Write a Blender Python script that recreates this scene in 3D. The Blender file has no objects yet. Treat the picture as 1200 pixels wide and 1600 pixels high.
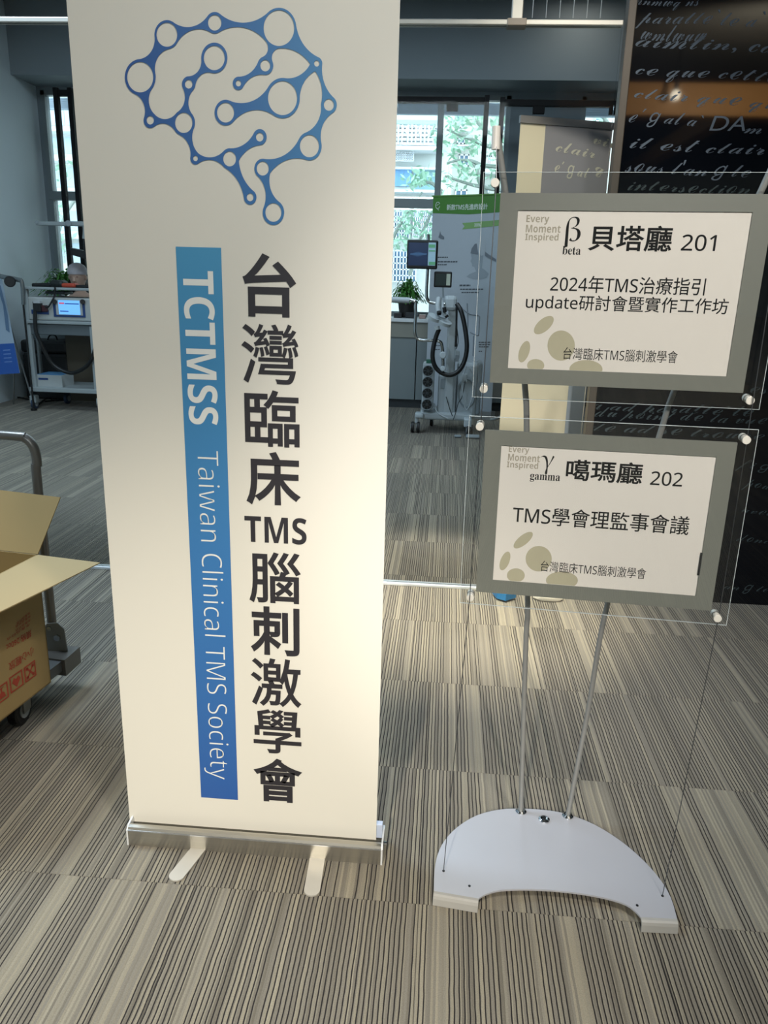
import bpy, bmesh, math, random
from mathutils import Vector, Matrix
import numpy as np
random.seed(4)
C = bpy.context.scene.collection
S = bpy.context.scene

# ------------------------------------------------------------------ camera
FPX, PITCH, ROLL, YAW, H = 1225.3, 0.2889, 0.0281, 0.0712, 1.3195
Fv = Vector((-math.sin(YAW)*math.cos(PITCH), math.cos(YAW)*math.cos(PITCH), -math.sin(PITCH)))
R0 = Vector((math.cos(YAW), math.sin(YAW), 0)); U0 = R0.cross(Fv)
Rv = R0*math.cos(ROLL) + U0*math.sin(ROLL); Uv = U0*math.cos(ROLL) - R0*math.sin(ROLL)
cd = bpy.data.cameras.new('camera'); cam = bpy.data.objects.new('camera', cd); C.objects.link(cam)
cd.sensor_fit = 'HORIZONTAL'; cd.sensor_width = 36; cd.lens = FPX/1200*36
cd.clip_start = 0.05; cd.clip_end = 200
m = Matrix((Rv, Uv, -Fv)).transposed().to_4x4(); m.translation = (0, 0, H)
cam.matrix_world = m
S.camera = cam
# ------------------------------------------------------------------ world
w = bpy.data.worlds.new('world'); S.world = w; w.use_nodes = True
bg = w.node_tree.nodes['Background']; bg.inputs[0].default_value = (0.80, 0.93, 1.0, 1); bg.inputs[1].default_value = 4.3
# ------------------------------------------------------------------ exposure
S.view_settings.view_transform = 'Standard'; S.view_settings.look = 'None'
S.view_settings.gamma = 1; S.view_settings.use_curve_mapping = False
S.view_settings.exposure = 0.0
S.cycles.use_denoising = True
S.cycles.max_bounces = 8; S.cycles.diffuse_bounces = 4; S.cycles.glossy_bounces = 4
S.cycles.transparent_max_bounces = 16; S.cycles.sample_clamp_indirect = 6
S.cycles.caustics_reflective = False; S.cycles.caustics_refractive = False
# ------------------------------------------------------------------ lamps
def area(name, loc, rot, sx, sy, power, col):
    l = bpy.data.lights.new(name, 'AREA'); l.shape = 'RECTANGLE'; l.size = sx; l.size_y = sy
    l.energy = power; l.color = col
    o = bpy.data.objects.new(name, l); C.objects.link(o); o.location = loc; o.rotation_euler = rot
    return o
WARM = (1.0, 0.86, 0.68); COOL = (0.72, 0.88, 1.0); NEUT = (1.0, 0.96, 0.91)
HALL_LIGHT = [(-1.3, -0.6), (0.9, -1.0)]
def spot(name, loc, target, power, col, ang, size, blend=.6):
    l = bpy.data.lights.new(name, 'SPOT'); l.energy = power; l.color = col; l.spot_size = math.radians(ang)
    l.spot_blend = blend; l.shadow_soft_size = size
    o = bpy.data.objects.new(name, l); C.objects.link(o); o.location = loc
    o.rotation_euler = (Vector(target)-Vector(loc)).to_track_quat('-Z', 'Y').to_euler()
    return o

# ------------------------------------------------------------------ measuring helpers (camera rays onto real planes)
def ray(px, py): return Fv + Rv*((px-600)/FPX) + Uv*((800-py)/FPX)
CP = Vector((0, 0, H))
def onY(px, py, Y):
    d = ray(px, py); return CP + d*(Y/d.y)
def onZ(px, py, z=0.0):
    d = ray(px, py); return CP + d*((z-H)/d.z)
def onP(px, py, o, n):
    d = ray(px, py); n = Vector(n); return CP + d*((Vector(o)-CP).dot(n)/d.dot(n))

# ------------------------------------------------------------------ materials
def srgb(c):
    if isinstance(c, str):
        c = [int(c[i:i+2], 16)/255 for i in (0, 2, 4)]
    return [((x+.055)/1.055)**2.4 if x > .04045 else x/12.92 for x in c]
MATS = {}
def mat(name, col, rough=.6, metal=0., var=.04, scale=30., bump=0., emit=0., spec=.5, coat=0., trans=0., stretch=None):
    if name in MATS: return MATS[name]
    mt = bpy.data.materials.new(name); MATS[name] = mt; mt.use_nodes = True
    nt = mt.node_tree; b = nt.nodes['Principled BSDF']
    c = srgb(col) if isinstance(col, str) else list(col)
    tc = nt.nodes.new('ShaderNodeTexCoord')
    nz = nt.nodes.new('ShaderNodeTexNoise'); nz.inputs['Scale'].default_value = scale; nz.inputs['Detail'].default_value = 3
    if stretch:
        mp = nt.nodes.new('ShaderNodeMapping'); mp.inputs['Scale'].default_value = stretch
        nt.links.new(tc.outputs['Object'], mp.inputs[0]); nt.links.new(mp.outputs[0], nz.inputs['Vector'])
    else: nt.links.new(tc.outputs['Object'], nz.inputs['Vector'])
    mx = nt.nodes.new('ShaderNodeMix'); mx.data_type = 'RGBA'
    mx.inputs['A'].default_value = [max(0, x*(1-var)) for x in c]+[1]
    mx.inputs['B'].default_value = [min(1, x*(1+var)) for x in c]+[1]
    nt.links.new(nz.outputs['Fac'], mx.inputs['Factor']); nt.links.new(mx.outputs['Result'], b.inputs['Base Color'])
    b.inputs['Roughness'].default_value = rough; b.inputs['Metallic'].default_value = metal
    b.inputs['Specular IOR Level'].default_value = spec; b.inputs['Coat Weight'].default_value = coat
    b.inputs['Coat Roughness'].default_value = .03
    if emit:
        b.inputs['Emission Color'].default_value = c+[1]; b.inputs['Emission Strength'].default_value = emit
    if bump:
        bp = nt.nodes.new('ShaderNodeBump'); bp.inputs['Strength'].default_value = bump; bp.inputs['Distance'].default_value = .002
        nt.links.new(nz.outputs['Fac'], bp.inputs['Height']); nt.links.new(bp.outputs[0], b.inputs['Normal'])
    return mt
def glassmat(name, tint, ior=1.5, boost=1.0):
    mt = bpy.data.materials.new(name); MATS[name] = mt; mt.use_nodes = True; nt = mt.node_tree
    nt.nodes.clear(); out = nt.nodes.new('ShaderNodeOutputMaterial')
    tr = nt.nodes.new('ShaderNodeBsdfTransparent'); tr.inputs[0].default_value = tuple(tint)+(1,)
    gl = nt.nodes.new('ShaderNodeBsdfGlossy'); gl.inputs['Roughness'].default_value = .01
    fr = nt.nodes.new('ShaderNodeFresnel'); fr.inputs[0].default_value = ior
    ml = nt.nodes.new('ShaderNodeMath'); ml.operation = 'MULTIPLY'; ml.inputs[1].default_value = boost
    mx = nt.nodes.new('ShaderNodeMixShader')
    nt.links.new(fr.outputs[0], ml.inputs[0]); nt.links.new(ml.outputs[0], mx.inputs[0])
    nt.links.new(tr.outputs[0], mx.inputs[1]); nt.links.new(gl.outputs[0], mx.inputs[2]); nt.links.new(mx.outputs[0], out.inputs[0])
    return mt
def gradmat(name, stops, axis, rough=.5):
    """flat print whose own ink runs through a gradient along one object axis; stops = [(coord, hex)]"""
    mt = bpy.data.materials.new(name); MATS[name] = mt; mt.use_nodes = True; nt = mt.node_tree; b = nt.nodes['Principled BSDF']
    g = nt.nodes.new('ShaderNodeNewGeometry'); sp = nt.nodes.new('ShaderNodeSeparateXYZ'); nt.links.new(g.outputs['Position'], sp.inputs[0])
    mr = nt.nodes.new('ShaderNodeMapRange'); mr.inputs['From Min'].default_value = stops[0][0]; mr.inputs['From Max'].default_value = stops[-1][0]
    nt.links.new(sp.outputs[axis], mr.inputs['Value'])
    cr = nt.nodes.new('ShaderNodeValToRGB'); nt.links.new(mr.outputs[0], cr.inputs[0])
    a, z = stops[0][0], stops[-1][0]
    els = cr.color_ramp.elements
    els[0].position = 0; els[0].color = srgb(stops[0][1])+[1]; els[1].position = 1; els[1].color = srgb(stops[-1][1])+[1]
    for c, hx in stops[1:-1]:
        e = els.new((c-a)/(z-a)); e.color = srgb(hx)+[1]
    nt.links.new(cr.outputs[0], b.inputs['Base Color']); b.inputs['Roughness'].default_value = rough
    return mt

def carpet_material():
    mt = bpy.data.materials.new('striped_carpet'); mt.use_nodes = True; nt = mt.node_tree; L = nt.links.new; b = nt.nodes['Principled BSDF']
    def N(t, **k):
        n = nt.nodes.new(t)
        for a, v in k.items(): setattr(n, a, v)
        return n
    def M(op, a, b2=None):
        n = N('ShaderNodeMath', operation=op)
        for i, v in enumerate((a, b2)):
            if v is None: continue
            if isinstance(v, (int, float)): n.inputs[i].default_value = v
            else: L(v, n.inputs[i])
        return n.outputs[0]
    g = N('ShaderNodeNewGeometry'); sp = N('ShaderNodeSeparateXYZ'); L(g.outputs['Position'], sp.inputs[0])
    X, Y = sp.outputs[0], sp.outputs[1]
    iy = M('FLOOR', M('DIVIDE', M('SUBTRACT', Y, 1.4165), .5))
    ix = M('FLOOR', M('DIVIDE', X, .5))
    seed = M('ADD', M('MULTIPLY', iy, 7.31), M('MULTIPLY', ix, 3.77))
    # slight wobble of the yarn rows
    wb = N('ShaderNodeTexNoise'); wb.inputs['Scale'].default_value = 14; L(g.outputs['Position'], wb.inputs['Vector'])
    u = M('ADD', M('DIVIDE', X, .0098), M('ADD', M('MULTIPLY', seed, .37), M('MULTIPLY', M('SUBTRACT', wb.outputs['Fac'], .5), .35)))
    fr = M('FRACT', u); idx = M('FLOOR', u)
    def wn(a, s):
        v = N('ShaderNodeCombineXYZ'); L(a, v.inputs[0]); L(seed, v.inputs[1]); v.inputs[2].default_value = s
        n = N('ShaderNodeTexWhiteNoise', noise_dimensions='3D'); L(v.outputs[0], n.inputs[0]); return n.outputs['Value']
    r1 = wn(idx, .5); r2 = wn(M('FLOOR', M('DIVIDE', u, 4.0)), 9.5)
    absent = M('MAXIMUM', M('GREATER_THAN', r2, .87), M('GREATER_THAN', r1, .91))
    groove = M('MULTIPLY', M('LESS_THAN', fr, .27), M('SUBTRACT', 1.0, absent))
    half = wn(M('FLOOR', M('MULTIPLY', u, 2.0)), 3.1)
    tone = M('ADD', M('MULTIPLY', half, .80), M('MULTIPLY', r2, .20))
    cr = N('ShaderNodeValToRGB'); L(tone, cr.inputs[0])
    e = cr.color_ramp.elements
    e[0].position = .1; e[0].color = srgb('7d776a')+[1]; e[1].position = .95; e[1].color = srgb('aba38f')+[1]
    x = e.new(.4); x.color = srgb('8f897c')+[1]; x = e.new(.7); x.color = srgb('9d9684')+[1]
    fz = N('ShaderNodeTexNoise'); fz.inputs['Scale'].default_value = 420; fz.inputs['Detail'].default_value = 2; L(g.outputs['Position'], fz.inputs['Vector'])
    m1 = N('ShaderNodeMix', data_type='RGBA', blend_type='MULTIPLY'); m1.inputs['Factor'].default_value = .5
    L(cr.outputs[0], m1.inputs['A']); L(fz.outputs['Fac'], m1.inputs['B'])
    m2 = N('ShaderNodeMix', data_type='RGBA'); L(groove, m2.inputs['Factor']); L(m1.outputs['Result'], m2.inputs['A']); m2.inputs['B'].default_value = srgb('1f1b1b')+[1]
    L(m2.outputs['Result'], b.inputs['Base Color'])
    b.inputs['Roughness'].default_value = .95; b.inputs['Specular IOR Level'].default_value = .2; b.inputs['Sheen Weight'].default_value = .15
    hgt = M('ADD', M('MULTIPLY', M('SINE', M('MULTIPLY', fr, math.pi)), .8), M('MULTIPLY', fz.outputs['Fac'], .4))
    bp = N('ShaderNodeBump'); bp.inputs['Strength'].default_value = .5; bp.inputs['Distance'].default_value = .003; L(hgt, bp.inputs['Height']); L(bp.outputs[0], b.inputs['Normal'])
    return mt

# ------------------------------------------------------------------ mesh helpers
class MB:
    def __init__(s): s.v = []; s.f = []
    def add(s, vs, fs):
        o = len(s.v); s.v += [tuple(v) for v in vs]; s.f += [tuple(i+o for i in f) for f in fs]; return s
    def box(s, a, b, bev=0.):
        x0, x1 = sorted((a[0], b[0])); y0, y1 = sorted((a[1], b[1])); z0, z1 = sorted((a[2], b[2]))
        if bev <= 0:
            vs = [(x0,y0,z0),(x1,y0,z0),(x1,y1,z0),(x0,y1,z0),(x0,y0,z1),(x1,y0,z1),(x1,y1,z1),(x0,y1,z1)]
            return s.add(vs, [(3,2,1,0),(4,5,6,7),(0,1,5,4),(1,2,6,5),(2,3,7,6),(3,0,4,7)])
        bm = bmesh.new(); bmesh.ops.create_cube(bm, size=1)
        for v in bm.verts: v.co = ((x0+x1)/2+v.co.x*(x1-x0), (y0+y1)/2+v.co.y*(y1-y0), (z0+z1)/2+v.co.z*(z1-z0))
        bmesh.ops.bevel(bm, geom=bm.edges[:]+bm.verts[:], offset=min(bev, .45*min(x1-x0, y1-y0, z1-z0)), segments=2, profile=.5, affect='EDGES')
        bm.verts.index_update(); s.add([v.co[:] for v in bm.verts], [[v.index for v in f.verts] for f in bm.faces]); bm.free(); return s
    def tube(s, pts, r, n=10, cap=True, closed=False):
        pts = [Vector(p) for p in pts]; k = len(pts); vs = []; fs = []
        rr = r if isinstance(r, (list, tuple)) else [r]*k
        ref = None
        for i, p in enumerate(pts):
            if closed: t = (pts[(i+1) % k]-pts[i-1])
            else: t = pts[min(i+1, k-1)]-pts[max(i-1, 0)]
            t = t.normalized() if t.length > 1e-9 else Vector((0,0,1))
            if ref is None: ref = Vector((0,0,1)) if abs(t.z) < .9 else Vector((1,0,0))
            a = (ref - t*ref.dot(t)).normalized(); ref = a; b = t.cross(a)
            for j in range(n):
                q = 2*math.pi*j/n; vs.append(p+(a*math.cos(q)+b*math.sin(q))*rr[i])
        for i in range(k if closed else k-1):
            i2 = (i+1) % k
            for j in range(n): fs.append((i*n+j, i*n+(j+1) % n, i2*n+(j+1) % n, i2*n+j))
        if cap and not closed: fs.append(tuple(range(n))[::-1]); fs.append(tuple((k-1)*n+j for j in range(n)))
        return s.add(vs, fs)
    def cyl(s, a, b, r, n=20, bev=0.):
        a = Vector(a); b = Vector(b)
        if bev:
            t = (b-a).normalized()*bev; return s.tube([a, a+t*.01, a+t, b-t, b-t*.01, b], [r-bev, r-bev, r, r, r-bev, r-bev], n)
        return s.tube([a, b], r, n)
    def lathe(s, prof, c=(0,0,0), n=24, axis='Z', sy=1.0):
        vs = []; fs = []
        for (r, h) in prof:
            for j in range(n):
                q = 2*math.pi*j/n; x, y = r*math.cos(q), r*math.sin(q)*sy
                p = (x, y, h) if axis == 'Z' else ((x, -h, y) if axis == 'Y' else (h, x, y))
                vs.append((c[0]+p[0], c[1]+p[1], c[2]+p[2]))
        k = len(prof)
        for i in range(k-1):
            for j in range(n): fs.append((i*n+j, i*n+(j+1) % n, (i+1)*n+(j+1) % n, (i+1)*n+j))
        fs.append(tuple(range(n))[::-1]); fs.append(tuple((k-1)*n+j for j in range(n)))
        return s.add(vs, fs)
    def prism(s, poly, off):
        """planar polygon (3-D points) pushed along off"""
        poly = [Vector(p) for p in poly]; off = Vector(off); n = len(poly)
        vs = poly+[p+off for p in poly]
        return s.add(vs, [tuple(range(n))[::-1], tuple(range(n, 2*n))]+[(i, (i+1) % n, n+(i+1) % n, n+i) for i in range(n)])
    def ring(s, outer, inner, off):
        n = len(outer); off = Vector(off); o = [Vector(p) for p in outer]; i_ = [Vector(p) for p in inner]
        vs = o+i_+[p+off for p in o]+[p+off for p in i_]; fs = []
        for k in range(n):
            j = (k+1) % n
            fs += [(k, j, n+j, n+k), (2*n+k, 3*n+k, 3*n+j, 2*n+j), (k, 2*n+k, 2*n+j, j), (n+k, n+j, 3*n+j, 3*n+k)]
        return s.add(vs, fs)
    def build(s, name, m, parent=None, smooth=False, kind=None):
        me = bpy.data.meshes.new(name); me.from_pydata(s.v, [], s.f); me.materials.append(m)
        bm = bmesh.new(); bm.from_mesh(me); bmesh.ops.recalc_face_normals(bm, faces=bm.faces[:]); bm.to_mesh(me); bm.free()
        if smooth:
            for p in me.polygons: p.use_smooth = True
            try: me.set_sharp_from_angle(angle=math.radians(40))
            except Exception: pass
        return link(name, me, parent, kind)
def link(name, me, parent=None, kind=None):
    o = bpy.data.objects.new(name, me); C.objects.link(o)
    if parent is not None:
        o.parent = parent
        W = wmat(parent)
        o.matrix_parent_inverse = W.inverted()
    if kind: o['kind'] = kind
    return o
def wmat(o):
    M_ = o.matrix_basis.copy()
    if o.parent is not None: M_ = wmat(o.parent) @ o.matrix_parent_inverse @ M_
    return M_
def tag(o, label, cat, group=None):
    o['label'] = label; o['category'] = cat
    if group: o['group'] = group
    return o
def thing(name, label, cat, loc, group=None):
    o = bpy.data.objects.new(name, None); C.objects.link(o); o.location = loc; o.empty_display_size = .1
    return tag(o, label, cat, group)
def struct(name, mb, m, parent=None):
    return mb.build(name, m, parent, kind=None if parent else 'structure')
def lab(o, t): o['label'] = t; return o
def smooth_path(pts, n=8):
    pts = [Vector(p) for p in pts]; out = []
    for i in range(len(pts)-1):
        p0 = pts[max(i-1, 0)]; p1 = pts[i]; p2 = pts[i+1]; p3 = pts[min(i+2, len(pts)-1)]
        for k in range(n):
            t = k/n
            out.append(.5*((2*p1)+(p2-p0)*t+(2*p0-5*p1+4*p2-p3)*t*t+(3*p1-p0-3*p2+p3)*t**3))
    out.append(pts[-1]); return out

# text: glyph outlines of the built-in font, filled, fitted to a box on a real plane
def glyphs(s, bold=0., res=4):
    c = bpy.data.curves.new('t', 'FONT'); c.body = s; c.offset = bold; c.resolution_u = res
    o = bpy.data.objects.new('t', c); C.objects.link(o); bpy.context.view_layer.update()
    me = bpy.data.meshes.new_from_object(o.evaluated_get(bpy.context.evaluated_depsgraph_get()))
    vs = np.array([v.co[:] for v in me.vertices]) if len(me.vertices) else np.zeros((0, 3)); fs = [tuple(p.vertices) for p in me.polygons]
    bpy.data.objects.remove(o); bpy.data.curves.remove(c); bpy.data.meshes.remove(me)
    return vs, fs
def embolden(vs, fs, b):
    """move the glyph outlines outwards (b > 0) or inwards (b < 0) with mitred corners"""
    if b == 0 or len(vs) == 0: return vs, fs
    cnt = {}
    for f in fs:
        for i in range(len(f)):
            e = (f[i], f[(i+1) % len(f)])
            if (e[1], e[0]) in cnt: cnt[(e[1], e[0])] = None
            else: cnt[e] = 1
    nxt = {}; prv = {}
    for e, c_ in cnt.items():
        if c_: nxt[e[0]] = e[1]; prv[e[1]] = e[0]
    out = vs.copy()
    def nb(v, tab):
        p = v
        for _ in range(6):
            p = tab.get(p)
            if p is None: return None
            if np.hypot(*(vs[p, :2]-vs[v, :2])) > 1e-5: return p
        return None
    area_ = 0.
    for f in fs[:40]:
        for i in range(1, len(f)-1): area_ += np.cross(vs[f[i], :2]-vs[f[0], :2], vs[f[i+1], :2]-vs[f[0], :2])
    sg = 1 if area_ > 0 else -1
    for v in nxt:
        if v not in prv: continue
        p, n = nb(v, prv), nb(v, nxt)
        if p is None or n is None: continue
        d1 = vs[v, :2]-vs[p, :2]; d2 = vs[n, :2]-vs[v, :2]; d1 = d1/np.hypot(*d1); d2 = d2/np.hypot(*d2)
        n1 = np.array([d1[1], -d1[0]]); n2 = np.array([d2[1], -d2[0]]); m_ = n1+n2; l = np.hypot(*m_)
        if l < .25: continue
        m_ /= l; k = min(1/max(m_ @ n1, .3), 2.0); out[v, :2] = vs[v, :2]+m_*k*b*sg
    return out, fs
def place_text(mb, s, o, ux, uz, u0, u1, v0, v1, bold=0., shear=0., ref=None):
    """o origin, ux/uz unit vectors in the plane; box u0..u1, v0..v1. ref: glyph whose height spans v0..v1 instead of the whole text"""
    vs, fs = embolden(*glyphs(s), bold)
    if len(vs) == 0: return
    if shear: vs[:, 0] += vs[:, 1]*shear
    rv = glyphs(ref)[0] if ref else vs
    a, b = vs[:, 0].min(), vs[:, 0].max(); c, d = rv[:, 1].min(), rv[:, 1].max()
    nn = uz.cross(ux)
    P = [o + nn*_ + ux*(u0+(x-a)/(b-a)*(u1-u0)) + uz*(v0+(y-c)/(d-c)*(v1-v0)) for x, y, _ in vs]
    mb.add(P, fs)
def mbold(w_): return "".join(chr(0x1D41A+ord(c)-97) for c in w_)
def script(w_):
    w_ = w_.replace('è', 'e`').replace('é', 'e´').replace('à', 'a`')
    r = ""
    for c in w_:
        if c in 'ego': r += {'e': '\u212F', 'g': '\u210A', 'o': '\u2134'}[c]
        elif 'a' <= c <= 'z': r += chr(0x1D4B6+ord(c)-97)
        else: r += c
    return r

def sansr(w_):
    r = ''
    for c in w_:
        if 'a' <= c <= 'z': r += chr(0x1D5BA+ord(c)-97)
        elif 'A' <= c <= 'Z': r += chr(0x1D5A0+ord(c)-65)
        elif '0' <= c <= '9': r += chr(0x1D7E2+ord(c)-48)
        else: r += c
    return r
def sansb(w_):
    r = ''
    for c in w_:
        if 'a' <= c <= 'z': r += chr(0x1D5EE+ord(c)-97)
        elif 'A' <= c <= 'Z': r += chr(0x1D5D4+ord(c)-65)
        elif '0' <= c <= '9': r += chr(0x1D7EC+ord(c)-48)
        else: r += c
    return r
# ================================================================== STRUCTURE
CARPET = carpet_material()
floor = struct('floor', MB().box((-4.65, -8.1, -.12), (4.55, 9.15, -.008)), CARPET)
tm = MB().box((-.2495, -.2495, -.007), (.2495, .2495, 0)); tile_me = None
nt_ = 0
for k in range(-1, 15):
    yc = 1.4165+.5*k+.25
    lo = -.53*(yc+.35)-.45
    hi = .56*(yc+.35)+.3 if yc < 3.6 else 1.6
    i = math.floor(max(lo, -4.5)/.5)
    while i*.5 < hi and (i*.5 < 3.0):
        if tile_me is None:
            t0 = tm.build('carpet_tile', CARPET, floor); tile_me = t0.data; t0.location = (i*.5+.25, yc, 0)
        else:
            t = link('carpet_tile', tile_me, floor); t.location = (i*.5+.25, yc, 0)
        nt_ += 1; i += 1
WALLB = mat('blue_grey_wall_paint', 'd2dfe4', .75, var=.02, scale=4)
WALLD = mat('dark_grey_paint', '79848a', .75, var=.03, scale=3)
BEAMM = mat('slate_bulkhead_paint', '8b969c', .8, var=.03, scale=3)
CEIL = mat('hall_ceiling_paint', '6a6f72', .8, var=.03, scale=3)
FRAME = mat('window_frame_aluminium', '7d888b', .45, metal=.2, var=.03)
struct('wall_left', MB().box((-4.7, -8, -.12), (-4.5, 9.2, 3.9)), WALLB)
wb = MB()
WX0, WX1, WZ0, WZ1 = -4.46, .55, .93, 3.155
wb.box((-4.5, 9.0, -.12), (4.6, 9.2, WZ0)); wb.box((-4.5, 9.0, WZ1), (4.6, 9.2, 3.9))
wb.box((-4.5, 9.0, WZ0), (WX0, 9.2, WZ1)); wb.box((WX1, 9.0, WZ0), (1.27, 9.2, WZ1)); wb.box((2.6, 9.0, WZ0), (4.6, 9.2, WZ1))
struct('wall_back', wb, WALLD)
struct('wall_right', MB().box((4.4, -8, -.12), (4.6, 9.2, 3.9)), WALLD)
struct('wall_rear', MB().box((-5.0, -8.2, -.12), (4.6, -8, 3.9)), WALLD)
struct('ceiling', MB().box((-4.7, 3.3, 3.88), (4.6, 9.2, 4.0)).box((-4.7, -8, 3.4), (4.6, 3.3, 3.5)).box((-4.7, 3.26, 3.4), (4.6, 3.3, 4.0)), CEIL)
struct('trim_1', MB().box((-4.5, 8.5, 3.19), (4.4, 9.0, 3.88)), BEAMM)
GL = glassmat('clear_window_glass', (.97, .99, 1.0), 1.5)
GLP = glassmat('partition_glass', (.97, .985, .99), 1.1)
def window(name, x0, x1, z0, z1, mulls, trans, y=9.05):
    r = bpy.data.objects.new(name, None); C.objects.link(r); r.location = ((x0+x1)/2, y, z0); r['kind'] = 'structure'
    f = MB(); t = .045
    f.box((x0, y-.05, z0), (x1, y+.05, z0+t)).box((x0, y-.05, z1-t), (x1, y+.05, z1)).box((x0, y-.05, z0), (x0+t, y+.05, z1)).box((x1-t, y-.05, z0), (x1, y+.05, z1))
    f.build('window_frame', FRAME, r)
    for mx in mulls: MB().box((mx-.032, y-.06, z0), (mx+.032, y+.05, z1), .004).build('mullion', FRAME, r)
    MB().box((x0, y-.06, trans-.045), (x1, y+.05, trans+.045), .004).build('transom', FRAME, r)
    xs = [x0]+list(mulls)+[x1]
    for a, b in zip(xs[:-1], xs[1:]):
        for (c, d) in ((z0, trans), (trans, z1)):
            MB().box((a, y-.004, c), (b, y+.004, d)).build('glass_pane', GL, r)
    return r
window('window_1', WX0, WX1, WZ0, WZ1, [-.167-1.07*k for k in range(4)], 2.105)
window('window_2', 1.27, 2.6, WZ0, WZ1, [1.95], 2.105)
struct('trim_2', MB().box((-4.5, 8.86, WZ0-.03), (.7, 9.0, WZ0), .005), mat('window_sill_paint', 'aab3b4', .5))
struct('baseboard_back', MB().box((-4.5, 8.985, 0), (4.4, 9.0, .09)), mat('black_skirting', '24272a', .5))

# ------------------------------------------------------------------ view outside
FAC = mat('pale_facade_render', 'c9cfca', .9, var=.08, scale=1.5)
FAC2 = mat('cream_facade_render', 'c4c8c0', .9, var=.1, scale=1.2)
GRL = mat('white_painted_grille', 'e2e8ea', .5)
SH = mat('blue_dark_opening', '5b7c97', .3)
struct('ground_outside', MB().box((-30, 9.3, -1.2), (30, 60, -1.0)), mat('grey_paving', '8c8f8c', .9))
YB = 18.0
bl = thing('apartment_building', 'pale apartment block with barred balconies seen through the window left of the mullion', 'building', (-.5, YB, -1))
a = onY(560, 150, YB); b = onY(687, 560, YB)
MB().box((-14, YB, -1), (b.x, YB+1.8, 14)).build('wall', FAC, bl)
def pxbox(x0, y0, x1, y1, Y, d, bev=0.):
    a = onY(x0, (y0+y1)/2, Y); b = onY(x1, (y0+y1)/2, Y); c = onY((x0+x1)/2, y0, Y); e = onY((x0+x1)/2, y1, Y)
    return (a.x, Y, e.z), (b.x, Y+d, c.z)
def grille(parent, x0, y0, x1, y1, Y, nv, nh, r=.014, name='window_grille'):
    (ax, _, az), (bx, _, bz) = pxbox(x0, y0, x1, y1, Y, 0); g = MB()
    for k in range(nv+1): x = ax+(bx-ax)*k/nv; g.box((x-r, Y-r, az), (x+r, Y+r, bz))
    for k in range(nh+1): z = az+(bz-az)*k/nh; g.box((ax, Y-r, z-r), (bx, Y+r, z+r))
    return g.build(name, GRL, parent)
MB().box(*pxbox(590, 193, 687, 228, YB-.02, .05)).build('balcony_opening', SH, bl)
MB().box(*pxbox(590, 228, 687, 234, YB-.5, .6)).build('balcony_slab', GRL, bl)
MB().box(*pxbox(590, 187, 687, 194, YB-.5, .6)).build('balcony_slab', mat('green_edge_paint', '9fc4bf', .7), bl)
grille(bl, 600, 194, 687, 228, YB-.45, 40, 5, .012)
g = MB()
for cx in (622, 643, 663, 683):
    p = onY(cx, 204, YB-.47)
    g.tube([p+Vector((.11*math.cos(t), 0, .11*math.sin(t))) for t in np.linspace(0, 2*math.pi, 17)[:-1]], .016, 5, closed=True)
    for sx in (-1, 0, 1): q = onY(cx+sx*6, 226, YB-.47); g.box((q.x-.015, YB-.49, q.z), (q.x+.015, YB-.46, q.z+.5))
g.build('grille_ornament', GRL, bl)
MB().box(*pxbox(604, 236, 645, 250, YB-.02, .04)).build('window_opening', SH, bl)
grille(bl, 604, 232, 646, 251, YB-.35, 12, 5, .012)
MB().box(*pxbox(628, 237, 634, 248, YB-.3, .25), .02).build('air_conditioner', GRL, bl)
MB().box(*pxbox(590, 261, 687, 264, YB-.2, .2)).build('ledge', GRL, bl)
MB().box(*pxbox(612, 264, 643, 291, YB-.06, .04)).build('blue_curtain', mat('blue_curtain', '6f9cc4', .7, var=.2, scale=6, stretch=(8, 1, .4)), bl)
MB().box(*pxbox(646, 264, 684, 296, YB-.03, .05)).build('window_opening', mat('grey_teal_glass', '7fa6ac', .2, var=.2, scale=2), bl)  # grey-teal pane colour
MB().box(*pxbox(590, 296, 687, 300, YB-.5, .6)).build('balcony_slab', GRL, bl)
for (x0, y0, x1, y1) in ((600, 330, 640, 372), (646, 330, 676, 372), (600, 392, 650, 440)):
    MB().box(*pxbox(x0, y0, x1, y1, YB-.02, .04)).build('window_opening', SH, bl)
    grille(bl, x0, y0, x1, y1, YB-.2, 10, 5, .012)
for k, (x0, x1) in enumerate(((68, 100), (100, 130))):
    for (y0, y1) in ((170, 196), (214, 240), (262, 292), (330, 360), (380, 410)):
        MB().box(*pxbox(x0+3, y0, x1, y1, YB-.02, .04)).build('window_opening', mat('pale_window_opening', 'a9bfc9', .3), bl)
for yy in (200, 246, 300, 368):
    MB().box(*pxbox(40, yy, 200, yy+5, YB-.4, .5)).build('balcony_slab', GRL, bl)
b2 = thing('corner_building', 'cream apartment block with small blue windows behind the tree, right of the window mullion', 'building', (3, 20, -1))
YC = 20.0
x0 = onY(689, 200, YC).x+.02
MB().box((x0, YC, -1), (16, YC+5, 15)).build('wall', FAC2, b2)
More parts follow.
